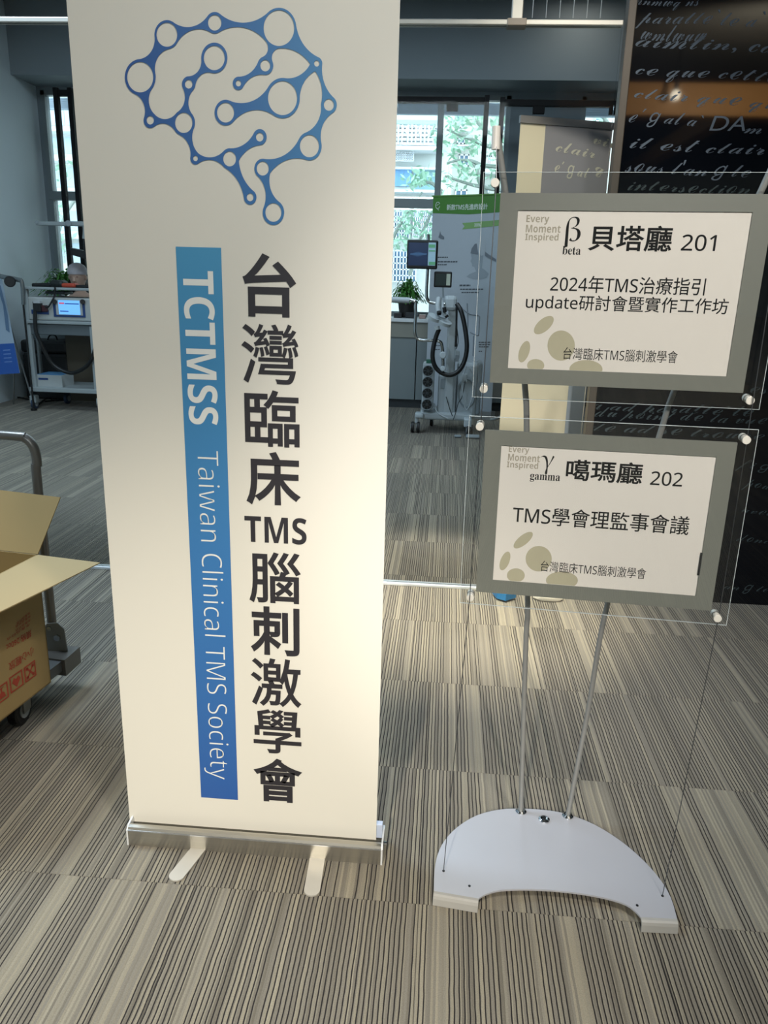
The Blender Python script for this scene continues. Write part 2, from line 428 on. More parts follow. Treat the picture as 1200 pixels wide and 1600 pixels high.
for (x0, y0, x1, y1) in ((717, 241, 733, 260), (714, 216, 727, 225), (712, 178, 728, 200), (711, 296, 730, 309), (760, 243, 768, 262), (783, 195, 795, 205), (752, 290, 764, 303), (712, 330, 735, 356), (930, 170, 945, 190)):
    f = MB().box(*pxbox(x0, y0, x1, y1, YC-.02, .04)).build('window', SH, b2)
    g = MB(); (ax, ay, az), (bx, by, bz) = pxbox(x0, y0, x1, y1, YC-.05, .03); t = .03
    g.box((ax, ay, az), (bx, by, az+t)).box((ax, ay, bz-t), (bx, by, bz)).box((ax, ay, az), (ax+t, by, bz)).box((bx-t, ay, az), (bx, by, bz)).box(((ax+bx)/2-t/2, ay, az), ((ax+bx)/2+t/2, by, bz))
    g.build('window_trim', GRL, f)
for (x0, y0, x1, y1) in ((713, 202, 735, 205), (712, 226, 740, 228), (755, 264, 800, 271), (700, 150, 708, 320)):
    MB().box(*pxbox(x0, y0, x1, y1, YC-.25, .3)).build('ledge', GRL, b2)
# window sun-shade louvres at the head of the outside
lv = thing('sun_shade_louvre', 'pale blue horizontal louvre blind across the top of the outside of the window', 'louvre', (-2, 9.5, 2.9))
for k in range(6):
    z = onY(640, 161+k*3.0, 9.5).z
    MB().box((-4.7, 9.48, z-.016), (4.3, 9.55, z+.007)).build('louvre_slat', mat('louvre_blue_grey', 'aebfce', .6), lv)
# tree
tr = thing('street_tree', 'leafy tree with thin branches outside the windows in front of the apartment blocks', 'tree', (.9, 13, -1))
BARK = mat('tree_bark', '8f9a92', .9, var=.2, scale=20); LEAF = mat('hazed_leaf', 'a4cbb2', .6, var=.25, scale=3); LEAF2 = mat('deep_fern_leaf', '3f7a2c', .5, var=.35, scale=20)  # pale leaf green has the outdoor haze mixed into it
YT = 13.0
base = onY(820, 420, YT)
MB().tube([(base.x+.1, YT, -1), (base.x, YT, 1.0), onY(800, 280, YT), onY(790, 160, YT)], [.12, .1, .07, .04], 8).build('trunk', BARK, tr)
BR = [[(800, 300), (752, 292), (725, 285), (695, 275)], [(795, 262), (755, 258), (738, 252), (718, 250), (698, 255)], [(752, 292), (745, 265), (738, 255)],
      [(795, 232), (762, 228), (735, 217), (712, 208), (698, 202)], [(790, 215), (760, 205), (742, 186), (735, 178)], [(752, 292), (764, 310), (768, 330)],
      [(690, 300), (672, 285), (655, 292)], [(640, 430), (655, 380), (668, 345), (690, 300)], [(600, 400), (625, 350), (640, 325), (660, 300)], [(640, 325), (668, 322)], [(125, 300), (100, 340), (85, 390)], [(955, 200), (940, 180), (925, 175)]]
for p in BR:
    pts = smooth_path([onY(x, y, YT) for x, y in p], 4); n = len(pts)
    MB().tube(pts, [.035-.022*i/n for i in range(n)], 6).build('branch', BARK, tr)
def leaves(parent, blobs, size, m, name='foliage', seed=1, droop=0.):
    rnd = random.Random(seed); L_ = MB()
    for (c, r, n) in blobs:
        for _ in range(n):
            d = Vector((rnd.gauss(0, 1), rnd.gauss(0, .7), rnd.gauss(0, 1)))*.5
            p = c+Vector((d.x*r[0], d.y*r[1], d.z*r[2])); s = size*rnd.uniform(.6, 1.3)
            t = Vector((rnd.uniform(-1, 1), rnd.uniform(-1, 1), rnd.uniform(-1, .6)-droop)).normalized(); q = t.cross(Vector((rnd.uniform(-1, 1), rnd.uniform(-1, 1), rnd.uniform(-1, 1)))).normalized()
            L_.add([p-t*s, p+q*s*.38, p+t*s, p-q*s*.38], [(0, 1, 2, 3)])
    return L_.build(name, m, parent, kind='stuff')
bl_ = []
for (x, y, rx, ry, n) in ((715, 195, 22, 16, 150), (742, 185, 20, 14, 120), (705, 235, 14, 12, 60), (738, 228, 18, 12, 80), (725, 262, 20, 10, 60), (660, 275, 20, 14, 120), (640, 288, 14, 8, 40), (700, 285, 16, 12, 60), (775, 190, 14, 20, 90), (780, 230, 14, 24, 90), (735, 275, 16, 10, 50),
                          (640, 350, 28, 24, 160), (660, 330, 20, 12, 70), (628, 380, 20, 14, 70), (770, 280, 14, 20, 50), (92, 260, 18, 26, 60), (92, 380, 16, 22, 90), (680, 212, 8, 8, 30), (94, 330, 16, 14, 50), (935, 175, 18, 12, 60), (670, 370, 14, 18, 60)):
    c = onY(x, y, YT); k = YT/FPX; bl_.append((c, (rx*k, .5, ry*k), int(n*.62)))
leaves(tr, bl_, .065, LEAF, seed=3)

# ------------------------------------------------------------------ glass partition at Y = 3.3
YP = 3.3
ALU = mat('brushed_aluminium', 'c9ccd0', .3, metal=.9, var=.05, scale=8, stretch=(1, 40, 40))
ALW = mat('pale_polished_channel', 'e6eaec', .25, metal=.3, var=.02)
gp = thing('glass_partition', 'clear glass partition with white floor channel and thin pale top rail, behind the tall banner', 'partition', (-1.9, YP, 0))
MB().box((-4.5, YP-.02, 0), (.585, YP+.02, .012), .002).build('floor_channel', ALW, gp)
zr = 2.232
MB().box((-4.5, YP-.02, zr-.010), (.585, YP+.02, zr+.008), .003).build('top_rail', mat('pale_rail', 'b9b7ae', .4, metal=.4), gp)
pp = onY(808, 20, YP)
MB().box((pp.x-.02, YP-.02, zr+.008), (pp.x+.02, YP+.02, 3.4), .003).build('hanger_post', mat('pale_rail', 'b9b7ae'), gp)
MB().box((pp.x-.035, YP-.03, zr-.014), (pp.x+.035, YP+.03, zr+.01), .003).build('rail_clamp', mat('brown_clamp', '8a8175', .5), gp)
for (x0, x1) in ((-4.5, -1.0), (-.997, .583)):
    MB().box((x0, YP-.005, .012), (x1, YP+.005, zr-.01)).build('glass_pane', GLP, gp)
for k in range(6):
    x = onY(833+k*21.3, 10, YP+.3).x
    MB().cyl((x, YP+.3, 2.335), (x, YP+.3, 3.4), .0016, 6).build('hanging_wire', mat('white_wire', 'd7dad8', .4), gp)

# ------------------------------------------------------------------ black writing wall
BLK = mat('black_gloss_glass', '070a10', .04, var=.1, scale=3, spec=.5)
bw = thing('writing_wall', 'tall glossy black glass wall panel covered in chalk-like cursive handwriting', 'wall panel', (1.9, YP, 0))
x0 = onY(972, 150, YP).x
MB().box((x0+.018, YP-.012, 0), (4.4, YP+.03, 3.4)).build('glass_panel', BLK, bw)
MB().box((x0-.012, YP-.02, 0), (x0+.018, YP+.04, 3.4), .003).build('edge_frame', mat('brown_grey_edge', '4b463f', .4, metal=.3), bw)
CHK = mat('grey_chalk_ink', '4c5764', .9, var=.35, scale=25)
CHK2 = mat('faint_chalk_ink', '2c383c', .9, var=.4, scale=25)
hw, hf = 'handwriting', 'faint_handwriting'
UX, UZ = Vector((1, 0, 0)), Vector((0, 0, 1))
def hand(kind_, s, x0, yb0, x1, yb1, xh, jitter=0):
    """handwriting from (x0,yb0) to (x1,yb1) in photo pixels on the panel, xh = x-height in px"""
    A = onY(x0, yb0, YP-.013); Bp = onY(x1, yb1, YP-.013); up = (onY(x0, yb0-xh, YP-.013)-A).length
    d = (Bp-A); L_ = d.length; d.normalize(); n = Vector((-d.z, 0, d.x))
    vs, fs = glyphs(script(s), 0, 3)
    if len(vs) == 0: return
    xr = glyphs(script('n'))[0]; hx = xr[:, 1].max()
    a, b = vs[:, 0].min(), vs[:, 0].max()
    rnd = random.Random(len(s)+int(x0)); ph = rnd.uniform(0, 6)
    P = []
    for x, y, _ in vs:
        yy = y/hx*up*(1+.12*math.sin(x*3.1+ph))+.10*up*math.sin(x*1.7+ph)
        xx = (x-a)/(b-a)*L_+yy*.22
        P.append(A+d*xx+n*yy)
    m_ = MB(); m_.add(P, fs); m_.build('handwriting', CHK if kind_ == 'handwriting' else CHK2, bw)
hand(hw, 'mnmwq ns', 985, 8, 1090, 10, 7)
hand(hw, 'parallèle à c', 995, 35, 1215, 42, 10)
hand(hw, "aimlin, car", 992, 72, 1230, 84, 11)
hand(hw, 'wmlwuw', 1000, 62, 1100, 66, 12)
hand(hw, 'ce que cette', 992, 116, 1215, 128, 9)
hand(hw, 'clair que qu', 990, 152, 1215, 170, 9)
hand(hw, 'égal à  ', 981, 190, 1095, 197, 9)
hd_ = MB(); place_text(hd_, 'DA', onY(1108, 204, YP-.013), UX, UZ, 0, .13, 0, .05, 0, .2); hd_.build('handwriting', CHK, bw)
hand(hw, 'm on', 1162, 207, 1240, 212, 9)
hand(hw, 'il est clair', 983, 232, 1192, 243, 9)
hand(hw, "sous l'angle", 976, 268, 1170, 278, 9)
hand(hf, 'intersection', 980, 297, 1170, 304, 8)
hand(hf, 'a ad parallèle', 922, 640, 1175, 650, 7)
hand(hf, 'du point de la vue', 928, 651, 1196, 663, 7)
hand(hf, 'de ad se trouve', 918, 672, 1192, 688, 7)
hand(hf, 'est', 1170, 614, 1215, 616, 8)
hand(hf, 'fig', 1150, 730, 1200, 736, 6)
hand(hf, 'pour', 1160, 760, 1210, 766, 6)
hand(hf, 'avec', 1158, 800, 1205, 806, 5)
hand(hf, 'donc', 1150, 845, 1200, 850, 5)
hand(hf, 'angle', 1130, 920, 1200, 926, 5)
# things behind the viewer that the black glass mirrors: lit timber fascia, beam and a bulb
WOOD = mat('warm_timber_fascia', 'b98d58', .5, var=.2, scale=6, stretch=(1, 1, 12))
fa = thing('timber_fascia', 'warm timber fascia lit from below, seen only as a reflection in the black panel', 'fascia', (2.5, -1.5, 2.82))
MB().box((.9, -1.62, 2.82), (4.3, -1.5, 3.09), .004).build('fascia_board', WOOD, fa)
MB().box((2.45, -6, 2.82), (2.6, -1.62, 3.0), .004).build('fascia_board', WOOD, fa)
lf = spot('fascia_fill', (2.4, -.2, 1.9+.9), (2.5, -1.5, 2.93), 380, (1, .82, .58), 150, .1)  # added spot that brightens the fascia for its mirror image
bu = thing('pendant_bulb', 'clear glowing bulb on a black flex, mirrored in the black writing wall', 'lamp', (1.93, -1.35, 3.4))
MB().cyl((1.93, -1.35, 3.02), (1.93, -1.35, 3.4), .006).cyl((1.93, -1.35, 2.99), (1.93, -1.35, 3.06), .02).build('flex', mat('black_plastic', '121315', .4), bu)
MB().lathe([(.002, -.045), (.03, -.035), (.045, 0), (.03, .03), (.015, .045)], (1.93, -1.35, 2.955), 20).build('bulb', mat('glowing_bulb', 'fff4dc', .3, emit=16), bu, smooth=True)

# ------------------------------------------------------------------ ceiling lamp and added fill lights
def downlight(x, y, z, r, power, label, e=12, col='fff6e6', ang=150):
    t = thing('ceiling_lamp', label, 'lamp', (x, y, z))
    MB().lathe([(r*1.1, 0), (r*1.1, -.012), (r, -.02), (r*.96, -.02)], (x, y, z), 28).build('lamp_ring', mat('white_lamp_ring', 'dedede', .4), t)
    MB().lathe([(r*.94, -.019), (r*.94, -.024)], (x, y, z), 28).build('diffuser', mat('lamp_diffuser', col, .4, emit=e), t)
    if power: spot('lamp_light', (x, y, z-.04), (x, y, 0), power, NEUT, ang, r)
    return t
lp = onY(918, 1, 8.1)
downlight(lp.x, 8.1, 3.88, .17, 0, 'round white ceiling lamp above the far window, at the top edge of the view', e=9)
area('fill_rear', (-.6, -4.0, 3.38), (math.radians(25), 0, 0), 2.4, 1.2, 185, (.84, .96, 1.0))  # broad fill added behind the viewer, no fixture modelled
l_ = area('fill_disc_stand', (.93, -.1, 3.36), (0, 0, 0), .34, .34, 60, NEUT); l_.data.shape = 'DISK'  # added disc fill above the stand, set to mirror in the glass
area('fill_left', (-2.4, 2.35, 3.36), (0, 0, 0), 1.0, 1.0, 110, (.66, .83, 1.0))  # added cool fill for the carpet on the left
spot('key_spot_banner', (-.9, -3.2, 3.3), (-.38, 1.6, -.1), 1080, (1, .89, .74), 23.0, .08, 1.0)  # unseen key spot, cone shaped to brighten the lower banner
spot('fill_spot_signs', (.7, -3.2, 3.3), (.42, 1.5, 1.02), 1060, (1, .93, .86), 19, .08, .8)  # unseen spot added to lift the two signs
spot('fill_spot_front', (.3, .1, 3.3), (.2, 1.2, 0), 28, (1, .92, .78), 80, .15, .9)  # weak frontal fill added over the near carpet
spot('track_light_passage', (.0, 2.4, 3.3), (.1, 3.1, 0), 950, (1, .9, .7), 31, .08, 1.0)
spot('fill_spot_beyond', (-.05, 3.75, 3.6), (-.05, 3.5, 0), 430, (1, .9, .72), 24, .08, 1.0)  # extra spot added to carry the floor pool past the glass
spot('fill_spot_beige', (.3, 1.9, 3.3), (.5, 3.6, 1.2), 160, (1, .92, .78), 40, .08, .8)  # spot added only to brighten the beige banner
area('room_fill', (-2.0, 5.6, 3.85), (0, 0, 0), 2.2, 1.6, 60, COOL)  # added fill for the far room
area('room_fill_right', (.5, 6.0, 3.85), (0, 0, 0), 1.6, 1.2, 36, COOL)  # second added fill, right half of the far room

# ------------------------------------------------------------------ black metal frames near the windows
BM = mat('black_metal', '08090b', .6, var=.1, spec=.2)
YF = 8.3
def pt(x, y, Y=YF): return onY(x, y, Y)
def bframe(label, x0, x1, z, yoff=0., clamps=(), left=True, right=True, depth=0):
    t = thing('black_door_frame', label, 'frame', ((x0+x1)/2, YF+yoff, 0), 'black metal glass-door frames by the windows')
    w_ = .045; Yf = YF+yoff
    if left: MB().box((x0, Yf-.03, 0), (x0+w_, Yf+.03, z), .003).build('upright', BM, t)
    if right: MB().box((x1-w_, Yf-.03, 0), (x1, Yf+.03, z), .003).build('upright', BM, t)
    MB().box((x0+(w_ if left else 0), Yf-.028, z-.075), (x1-(w_ if right else 0), Yf+.028, z-.02), .003).build('head_bar', BM, t)
    for cx in clamps: MB().box((cx-.05, Yf-.03, z-.14), (cx+.06, Yf+.02, z-.075), .003).build('glass_clamp', BM, t)
    return t
zt = pt(690, 151).z
xr = pt(761, 160).x
bframe('black metal door frame whose right upright stands left of the bent stand pole', -2.6, xr+.02, zt+.015, clamps=(pt(706, 163).x, -1.9))
xl = pt(784, 170).x
bframe('black metal door frame beginning right of the bent stand pole, with two black clamps', xl-.02, 3.2, zt+.0, clamps=(pt(841, 168).x, pt(957, 170).x+.02), right=False)
xa = pt(88, 150).x; xb = pt(103, 155).x
bframe('pair of black uprights with a short head bar at the left window edge', xa-.02, xb+.075, pt(95, 141).z+.02)
bframe('black frame running on behind the tall banner', xb+.2, -2.7, pt(95, 150).z-.0, left=False, right=True)

# ------------------------------------------------------------------ counter by the window
WHT = mat('white_laminate', 'dde2e4', .5); GRY = mat('grey_laminate', '7f898b', .5)
ct = thing('window_counter', 'long low grey counter with a pale top under the windows, behind the medical device', 'counter', (-.5, 8.6, 0))
zc = onY(640, 498, 8.36).z
MB().box((-1.9, 8.34, zc-.035), (1.3, 8.85, zc), .004).build('worktop', WHT, ct)
MB().box((-1.9, 8.36, zc-.19), (1.3, 8.38, zc-.035)).build('fascia_panel', mat('beige_fascia', '8d8d84', .5), ct)
for k in range(4):
    MB().box((-1.88+.79*k, 8.375, .09), (-1.88+.79*k+.78, 8.83, zc-.19), .003).build('door', GRY, ct)
MB().box((-1.85, 8.40, 0), (1.28, 8.8, .09)).build('plinth', mat('dark_plinth', '2d3235', .6), ct)
# clutter on the counter
for i, (px, wpx, hh, cname, hexc, lbl) in enumerate(((622, 12, .05, 'black_case', '1a1c1f', 'small black case on the counter left of the fern'), (641, 14, .06, 'black_case', '222528', 'black instrument case on the counter below the fern pot'), (660, 10, .04, 'pinkish_box', 'b59a92', 'flat pinkish box on the counter right of the fern'))):
    p = onY(px, 494, 8.5); k = 8.5/FPX*wpx
    o = MB().box((p.x-k/2, 8.44, zc), (p.x+k/2, 8.6, zc+hh), .006).build('instrument_case', mat(cname+str(i), hexc, .5), None); tag(o, lbl, 'case')
# fern
def fern(cx, cy, z0, r, h, label, seed, n=150, zpot=.12):
    t = thing('potted_fern', label, 'plant', (cx, cy, z0))
    MB().lathe([(.055, 0), (.075, .01), (.095, zpot), (.085, zpot), (.08, zpot-.02)], (cx, cy, z0), 20).build('pot', mat('dark_pot', '2b2a28', .5), t, smooth=True)
    rnd = random.Random(seed); L_ = MB()
    for k in range(n):
        a = rnd.uniform(0, 2*math.pi); rr = r*rnd.uniform(.35, 1); hh = h*rnd.uniform(.4, 1)*(1.1-.45*rr/r)
        P0 = Vector((cx, cy, z0+zpot)); P1 = P0+Vector((math.cos(a)*rr*.45, math.sin(a)*rr*.45, hh)); P2 = P0+Vector((math.cos(a)*rr, math.sin(a)*rr, hh*.45-(.08 if rr > .6*r else 0)))
        pts = [P0*(1-t_)**2+P1*2*t_*(1-t_)+P2*t_*t_ for t_ in np.linspace(0, 1, 8)]
        side = Vector((-math.sin(a), math.cos(a), 0))
        for i in range(1, 8):
            s_ = .032*(1.1-i/9.); d = (pts[i]-pts[i-1])
            for sg in (-1, 1):
                L_.add([pts[i-1], pts[i-1]+side*sg*s_+d*.5, pts[i], pts[i-1]+side*sg*s_*.3+d*.1], [(0, 1, 2), (0, 3, 1)])
    L_.build('frond', LEAF2, t, kind='stuff')
    return t
pf = onY(636, 464, 8.65)
fern(pf.x, 8.65, zc, .24, .42, 'bushy green fern in a dark pot on the counter left of the medical monitor', 5, zpot=.16)

# ------------------------------------------------------------------ roll-up info poster (green header) behind the device
YG0, YG1 = 8.18, 7.84
gpA = onY(674, 600, YG0); gx0 = onY(677, 308, YG0); gx1 = onY(790, 304, YG1)
g0 = Vector((gx0.x, YG0, 0)); g1 = Vector((gx1.x, YG1, 0)); gux = (g1-g0).normalized(); gn = Vector((gux.y, -gux.x, 0)); W_g = (g1-g0).length
gt = thing('info_banner', 'white roll-up banner with green header and stimulation drawings, behind the medical device', 'banner', (g0+g1)/2)
ztop = (gx0.z+gx1.z)/2
def gp_(px, py, off=0.): 
    p = onP(px, py, g0+gn*off, gn); return p
def gq(u, z, off): return g0+gux*u+gn*off+Vector((0, 0, z))
MB().prism([gq(0, .07, 0), gq(W_g, .07, 0), gq(W_g, ztop, 0), gq(0, ztop, 0)], gn*-.002).build('sheet', mat('poster_white', 'b0b8c0', .5), gt)
MB().prism([gq(-.02, 0, .05), gq(W_g+.02, 0, .05), gq(W_g+.02, .08, .05), gq(-.02, .08, .05)], gn*-.1).build('base_housing', ALU, gt)
MB().prism([gq(-.01, ztop, .008), gq(W_g+.01, ztop, .008), gq(W_g+.01, ztop+.012, .008), gq(-.01, ztop+.012, .008)], gn*-.016).build('top_bar', mat('green_bar', '5c8f3d', .5), gt)
GRN = mat('print_green', '47802e', .5); GRN2 = mat('print_light_green', '7fa866', .5); INK = mat('print_dark_grey', '50565c', .6); INKL = mat('print_pale_grey', '8b929a', .6); PW = mat('print_white', 'dfe6e2', .5)
hb = [gp_(677, 309, .001), gp_(790, 305, .001), gp_(789, 331, .001), gp_(732, 335, .001), gp_(676, 333, .001)]
hb[0].z = hb[1].z = ztop
MB().prism(hb, gn*.001).build('header_print', GRN, gt)
rb = [gp_(722, 348.5, .001), gp_(788, 343, .001), gp_(787, 352, .001), gp_(722, 358.5, .001), gp_(726, 353.5, .001)]
MB().prism(rb, gn*.001).build('ribbon_print', GRN2, gt)
def gtext(mb, s, xa, xb, yc, h, bold=0.):
    A = gp_(xa, yc, .003); Bq = gp_(xb, yc-(xb-xa)*.055, .003); t_ = gp_((xa+xb)/2, yc-h/2, .003).z-gp_((xa+xb)/2, yc+h/2, .003).z
    place_text(mb, s, A, gux, UZ, 0, (Bq-A).dot(gux), -t_/2, t_/2, bold)
tx = MB(); gtext(tx, sansr('新款TMS先進的設計'), 698, 762, 324, 9.5, .01); tx.build('header_lettering', PW, gt)
tx = MB(); gtext(tx, '200%', 741, 751, 351.5, 5, .01); tx.build('ribbon_lettering', PW, gt)
em = MB(); c = gp_(684, 321, .003)
em.tube([c+gux*.022*math.cos(t)+UZ*.03*math.sin(t) for t in np.linspace(.4, 2*math.pi-.2, 18)], .003, 5); em.tube([c+UZ*-.03, c+UZ*-.045+gux*.012], .003, 5); em.tube([c+gux*-.01, c+gux*.01+UZ*.012], .003, 5)
em.build('header_emblem', PW, gt)
for (xa, xb, y, h) in ((684, 700, 402, 1.6), (684, 716, 409, 1.8), (684, 698, 413.5, 1.6), (718, 735, 446, 2.5), (719, 755, 452, 1.8), (721, 748, 457, 1.6), (748, 766, 535, 1.8), (748, 767, 538.5, 1.6), (748, 765, 542, 1.6), (748, 754, 549, 1.6), (680, 690, 540, 1.3), (680, 689, 546, 1.3)):
    k = 0; lines = MB()
    while xa+k < xb-1:
        ww = random.uniform(2, 5); a_ = gp_(xa+k, y, .002); b_ = gp_(min(xa+k+ww, xb), y-ww*.03, .002); hh = h/FPX*8/2
        lines.add([a_-UZ*hh, b_-UZ*hh, b_+UZ*hh, a_+UZ*hh], [(0, 1, 2, 3)]); k += ww+.8
    lines.build('body_print', INK, gt, kind='stuff')
# printed drawing of a capped head with a coil
def gpoly(mb, pts, off=.002): mb.add([gp_(x, y, off) for x, y in pts], [tuple(range(len(pts)))])
d1 = MB(); gpoly(d1, [(736, 398), (737, 404), (735, 408), (737, 411), (738, 416), (741, 417), (744, 424), (734, 428), (729, 432), (738, 436), (750, 437), (760, 434), (764, 428), (758, 422), (753, 419), (754, 408), (755, 400), (752, 388), (744, 386), (738, 390)])
d1.build('head_print', mat('print_head_grey', '97a0a8', .6), gt)
d2 = MB(); gpoly(d2, [(735, 396), (737, 388), (742, 381), (747, 380), (747, 398), (741, 397)], .003); d2.build('cap_print', mat('print_mid_grey', '6f7780', .6), gt); d2 = MB(); gpoly(d2, [(758, 393), (763, 397), (775, 405), (775, 409), (766, 405), (758, 400)], .003); d2.build('handle_print', mat('print_mid_grey', '6f7780'), gt); d2 = MB(); gpoly(d2, [(688, 361), (689, 366), (694, 370), (694, 374), (689, 373), (685, 371)], .003)
d2.build('small_coil_print', mat('print_mid_grey', '6f7780', .6), gt)
d3 = MB(); gpoly(d3, [(745, 380), (749, 372), (754, 371), (758, 375), (759, 390), (757, 398), (752, 400), (747, 394)], .004)
d3.build('coil_print', mat('print_light_coil', 'b0b7be', .6), gt)
d4 = MB()
for p in ([(718, 478), (726, 485), (735, 491), (748, 493), (749, 500), (748, 520), (746, 524), (735, 519)], [(730, 474), (731, 500), (729, 560)], [(740, 525), (739, 556)]):
    d4.tube([gp_(x, y, .002) for x, y in smooth_path([(x, y, 0) for x, y in p], 3) for x, y in [(x, y)]] if False else [gp_(q.x, q.y, .002) for q in smooth_path([(x, y, 0) for x, y in p], 3)], .006, 4)
d4.build('device_print', INKL, gt)

# ------------------------------------------------------------------ medical device (right)
YD = 7.0
MW = mat('device_white_plastic', 'b9c2c6', .4, var=.03); MG = mat('device_grey_plastic', '8f999e', .4); BP = mat('black_rubber', '121416', .45); CHR = mat('chrome_tube', 'c9cdd0', .15, metal=1.0, var=.02)
dv = thing('stimulation_device', 'white wheeled medical stimulation device with monitor, coil arm and four black fans', 'medical device', onZ(693, 672))
def D(px, py, dy=0.): return onY(px, py, YD+dy)
def dbox(x0, y0, x1, y1, dy, depth, name, m, bev=.01, parent=None):
    a_, b_ = pxbox(x0, y0, x1, y1, YD+dy, depth); return MB().box(a_, b_, bev).build(name, m, parent or dv, smooth=False)
def dtube(pts, r, name, m, n=6, parent=None):
    return MB().tube(smooth_path([D(*p) for p in pts], n), r, 10).build(name, m, parent or dv, smooth=True)
mo = dbox(635.6, 374.8, 684, 420.3, -.10, .04, 'monitor', BP, .012)
dbox(638, 379, 668.5, 415, -.104, .004, 'screen', mat('dark_blue_screen', '16294a', .2, var=.3, scale=8, emit=.35), 0, mo)
dbox(669, 379, 680.5, 415, -.105, .004, 'screen_sidebar', mat('pale_screen_bar', '7f9fb0', .2, emit=.5), 0, mo)
sg = MB()
for (y0, y1) in ((382, 387), (391, 393), (409, 414)): MB().box(*pxbox(670, y0, 680, y1, YD-.107, .001)).build('screen_button', mat('screen_green', '4f8f6a', .3, emit=.4), mo)
sg = MB()
for k in range(26): x = 641+k; h_ = 2+6*abs(math.sin(k*1.7))*math.exp(-((k-12)/7)**2); sg.box(*pxbox(x, 397-h_/2, x+.5, 397+h_/2, YD-.106, .001))
sg.build('screen_trace', mat('screen_trace_blue', '3f6a94', .3, emit=.5), mo)
dtube([(669, 366, -.03), (669, 400, -.03), (668, 424, -.03), (666.5, 455, -.03), (668, 468, -.03), (675, 473, -.03), (695, 475, -.03)], .014, 'monitor_pole', CHR)
m2 = dbox(678, 424.3, 706, 449.2, .0, .03, 'small_monitor', BP, .01)
dbox(680.5, 428, 697, 446, -.004, .004, 'screen', mat('small_dark_screen', '23302f', .2, emit=.2), 0, m2)
dbox(697.5, 428, 703.5, 446, -.005, .004, 'screen_sidebar', mat('small_screen_bar', '8c998f', .2, emit=.4), 0, m2)
dtube([(692, 449, .01), (692.5, 465, .01)], .008, 'monitor_stem', MG)
# mast and head
dbox(697, 478, 711.5, 650, .0, .16, 'mast', MW, .015)
mh = MB(); mh.box(*pxbox(694, 462, 714, 486, YD-.04, .2), .03); mh.build('mast_head', MW, dv)
dbox(684, 586, 712, 650, .02, .22, 'front_cover', MW, .02)
dbox(688.5, 592, 698, 607, .012, .01, 'cover_panel', MG, .003)
dbox(713, 567, 745, 655, .05, .25, 'side_cabinet', MW, .03)
dbox(743, 566, 752, 650, .07, .22, 'side_cabinet_back', MG, .02)
hs = MB(); hs.tube([D(729+13*math.cos(t), 614+22*math.sin(t), .045) for t in np.linspace(0, 2*math.pi, 25)[:-1]], .008, 6, closed=True); hs.build('cabinet_seam', MG, dv)
# coil
co = MB()
cA = D(669, 492, -.16); cB = D(704, 508, -.16); ax = (cB-cA); nrm = Vector((.12, -.35, .93)).normalized()
side = ax.cross(nrm).normalized(); nrm = side.cross(ax).normalized()
for t_ in (.28, .72):
    c_ = cA+ax*t_; ra = ax.length*.3
    for hh0, hh1, k in ((-.012, .012, 1.0),):
        ringp = [c_+ax.normalized()*ra*math.cos(q)+side*ra*.8*math.sin(q) for q in np.linspace(0, 2*math.pi, 25)[:-1]]
        co.prism([p-nrm*.014 for p in ringp], nrm*.028)
co.box((0, 0, 0), (1e-4, 1e-4, 1e-4)) if False else None
co.build('coil', MW, dv)
dtube([(686, 465, -.1), (684, 478, -.13), (686, 490, -.15)], .022, 'coil_bracket', MW, 4)
dtube([(690, 470, -.08), (692, 484, -.12), (696, 494, -.14)], .016, 'coil_bracket', MW, 4)
MB().cyl(D(686, 487, -.2), D(686, 491, -.19), .02).cyl(D(694, 480, -.16), D(695, 488, -.16), .017).cyl(D(697, 493, -.18), D(699, 496, -.18), .016).build('coil_knob', BP, dv)
MB().cyl(D(682, 510, -.16), D(683, 515, -.16), .025, 14).build('hose_connector', MW, dv)
dtube([(686, 514, -.14), (679, 534, -.14), (676, 559, -.15), (683, 577, -.15), (700, 586, -.16), (715, 581, -.16), (725, 566, -.15), (729.5, 543, -.14), (727, 515, -.12), (721, 488, -.1), (714, 475, -.06)], .0195, 'coil_hose', BP, 8)
dtube([(713.5, 476, -.03), (713, 515, -.03), (712.5, 540, -.03)], .009, 'black_strap', BP)
dbox(710.8, 517, 714.5, 542, -.05, .03, 'strap_buckle', BP, .004)
dbox(710.5, 548, 718, 560, -.03, .05, 'socket_block', MW, .005)
dbox(711.5, 555, 717, 565, -.034, .01, 'vent_grille', MG, .002)
# left arm
dtube([(596, 467.5, -.12), (644, 469, -.12), (649.5, 484, -.12), (648.5, 519, -.12), (656, 531, -.12), (684, 532.5, -.12), (691, 542, -.12), (692.5, 573, -.12)], .0135, 'support_arm', CHR)
dtube([(608, 468, -.12), (640, 469.5, -.12)], .024, 'arm_sleeve', MW)
for y in (555, 576): MB().cyl(D(692, y, -.19), D(692, y, -.1), .03 if y < 560 else .024, 16, .006).build('arm_knob', MW, dv)
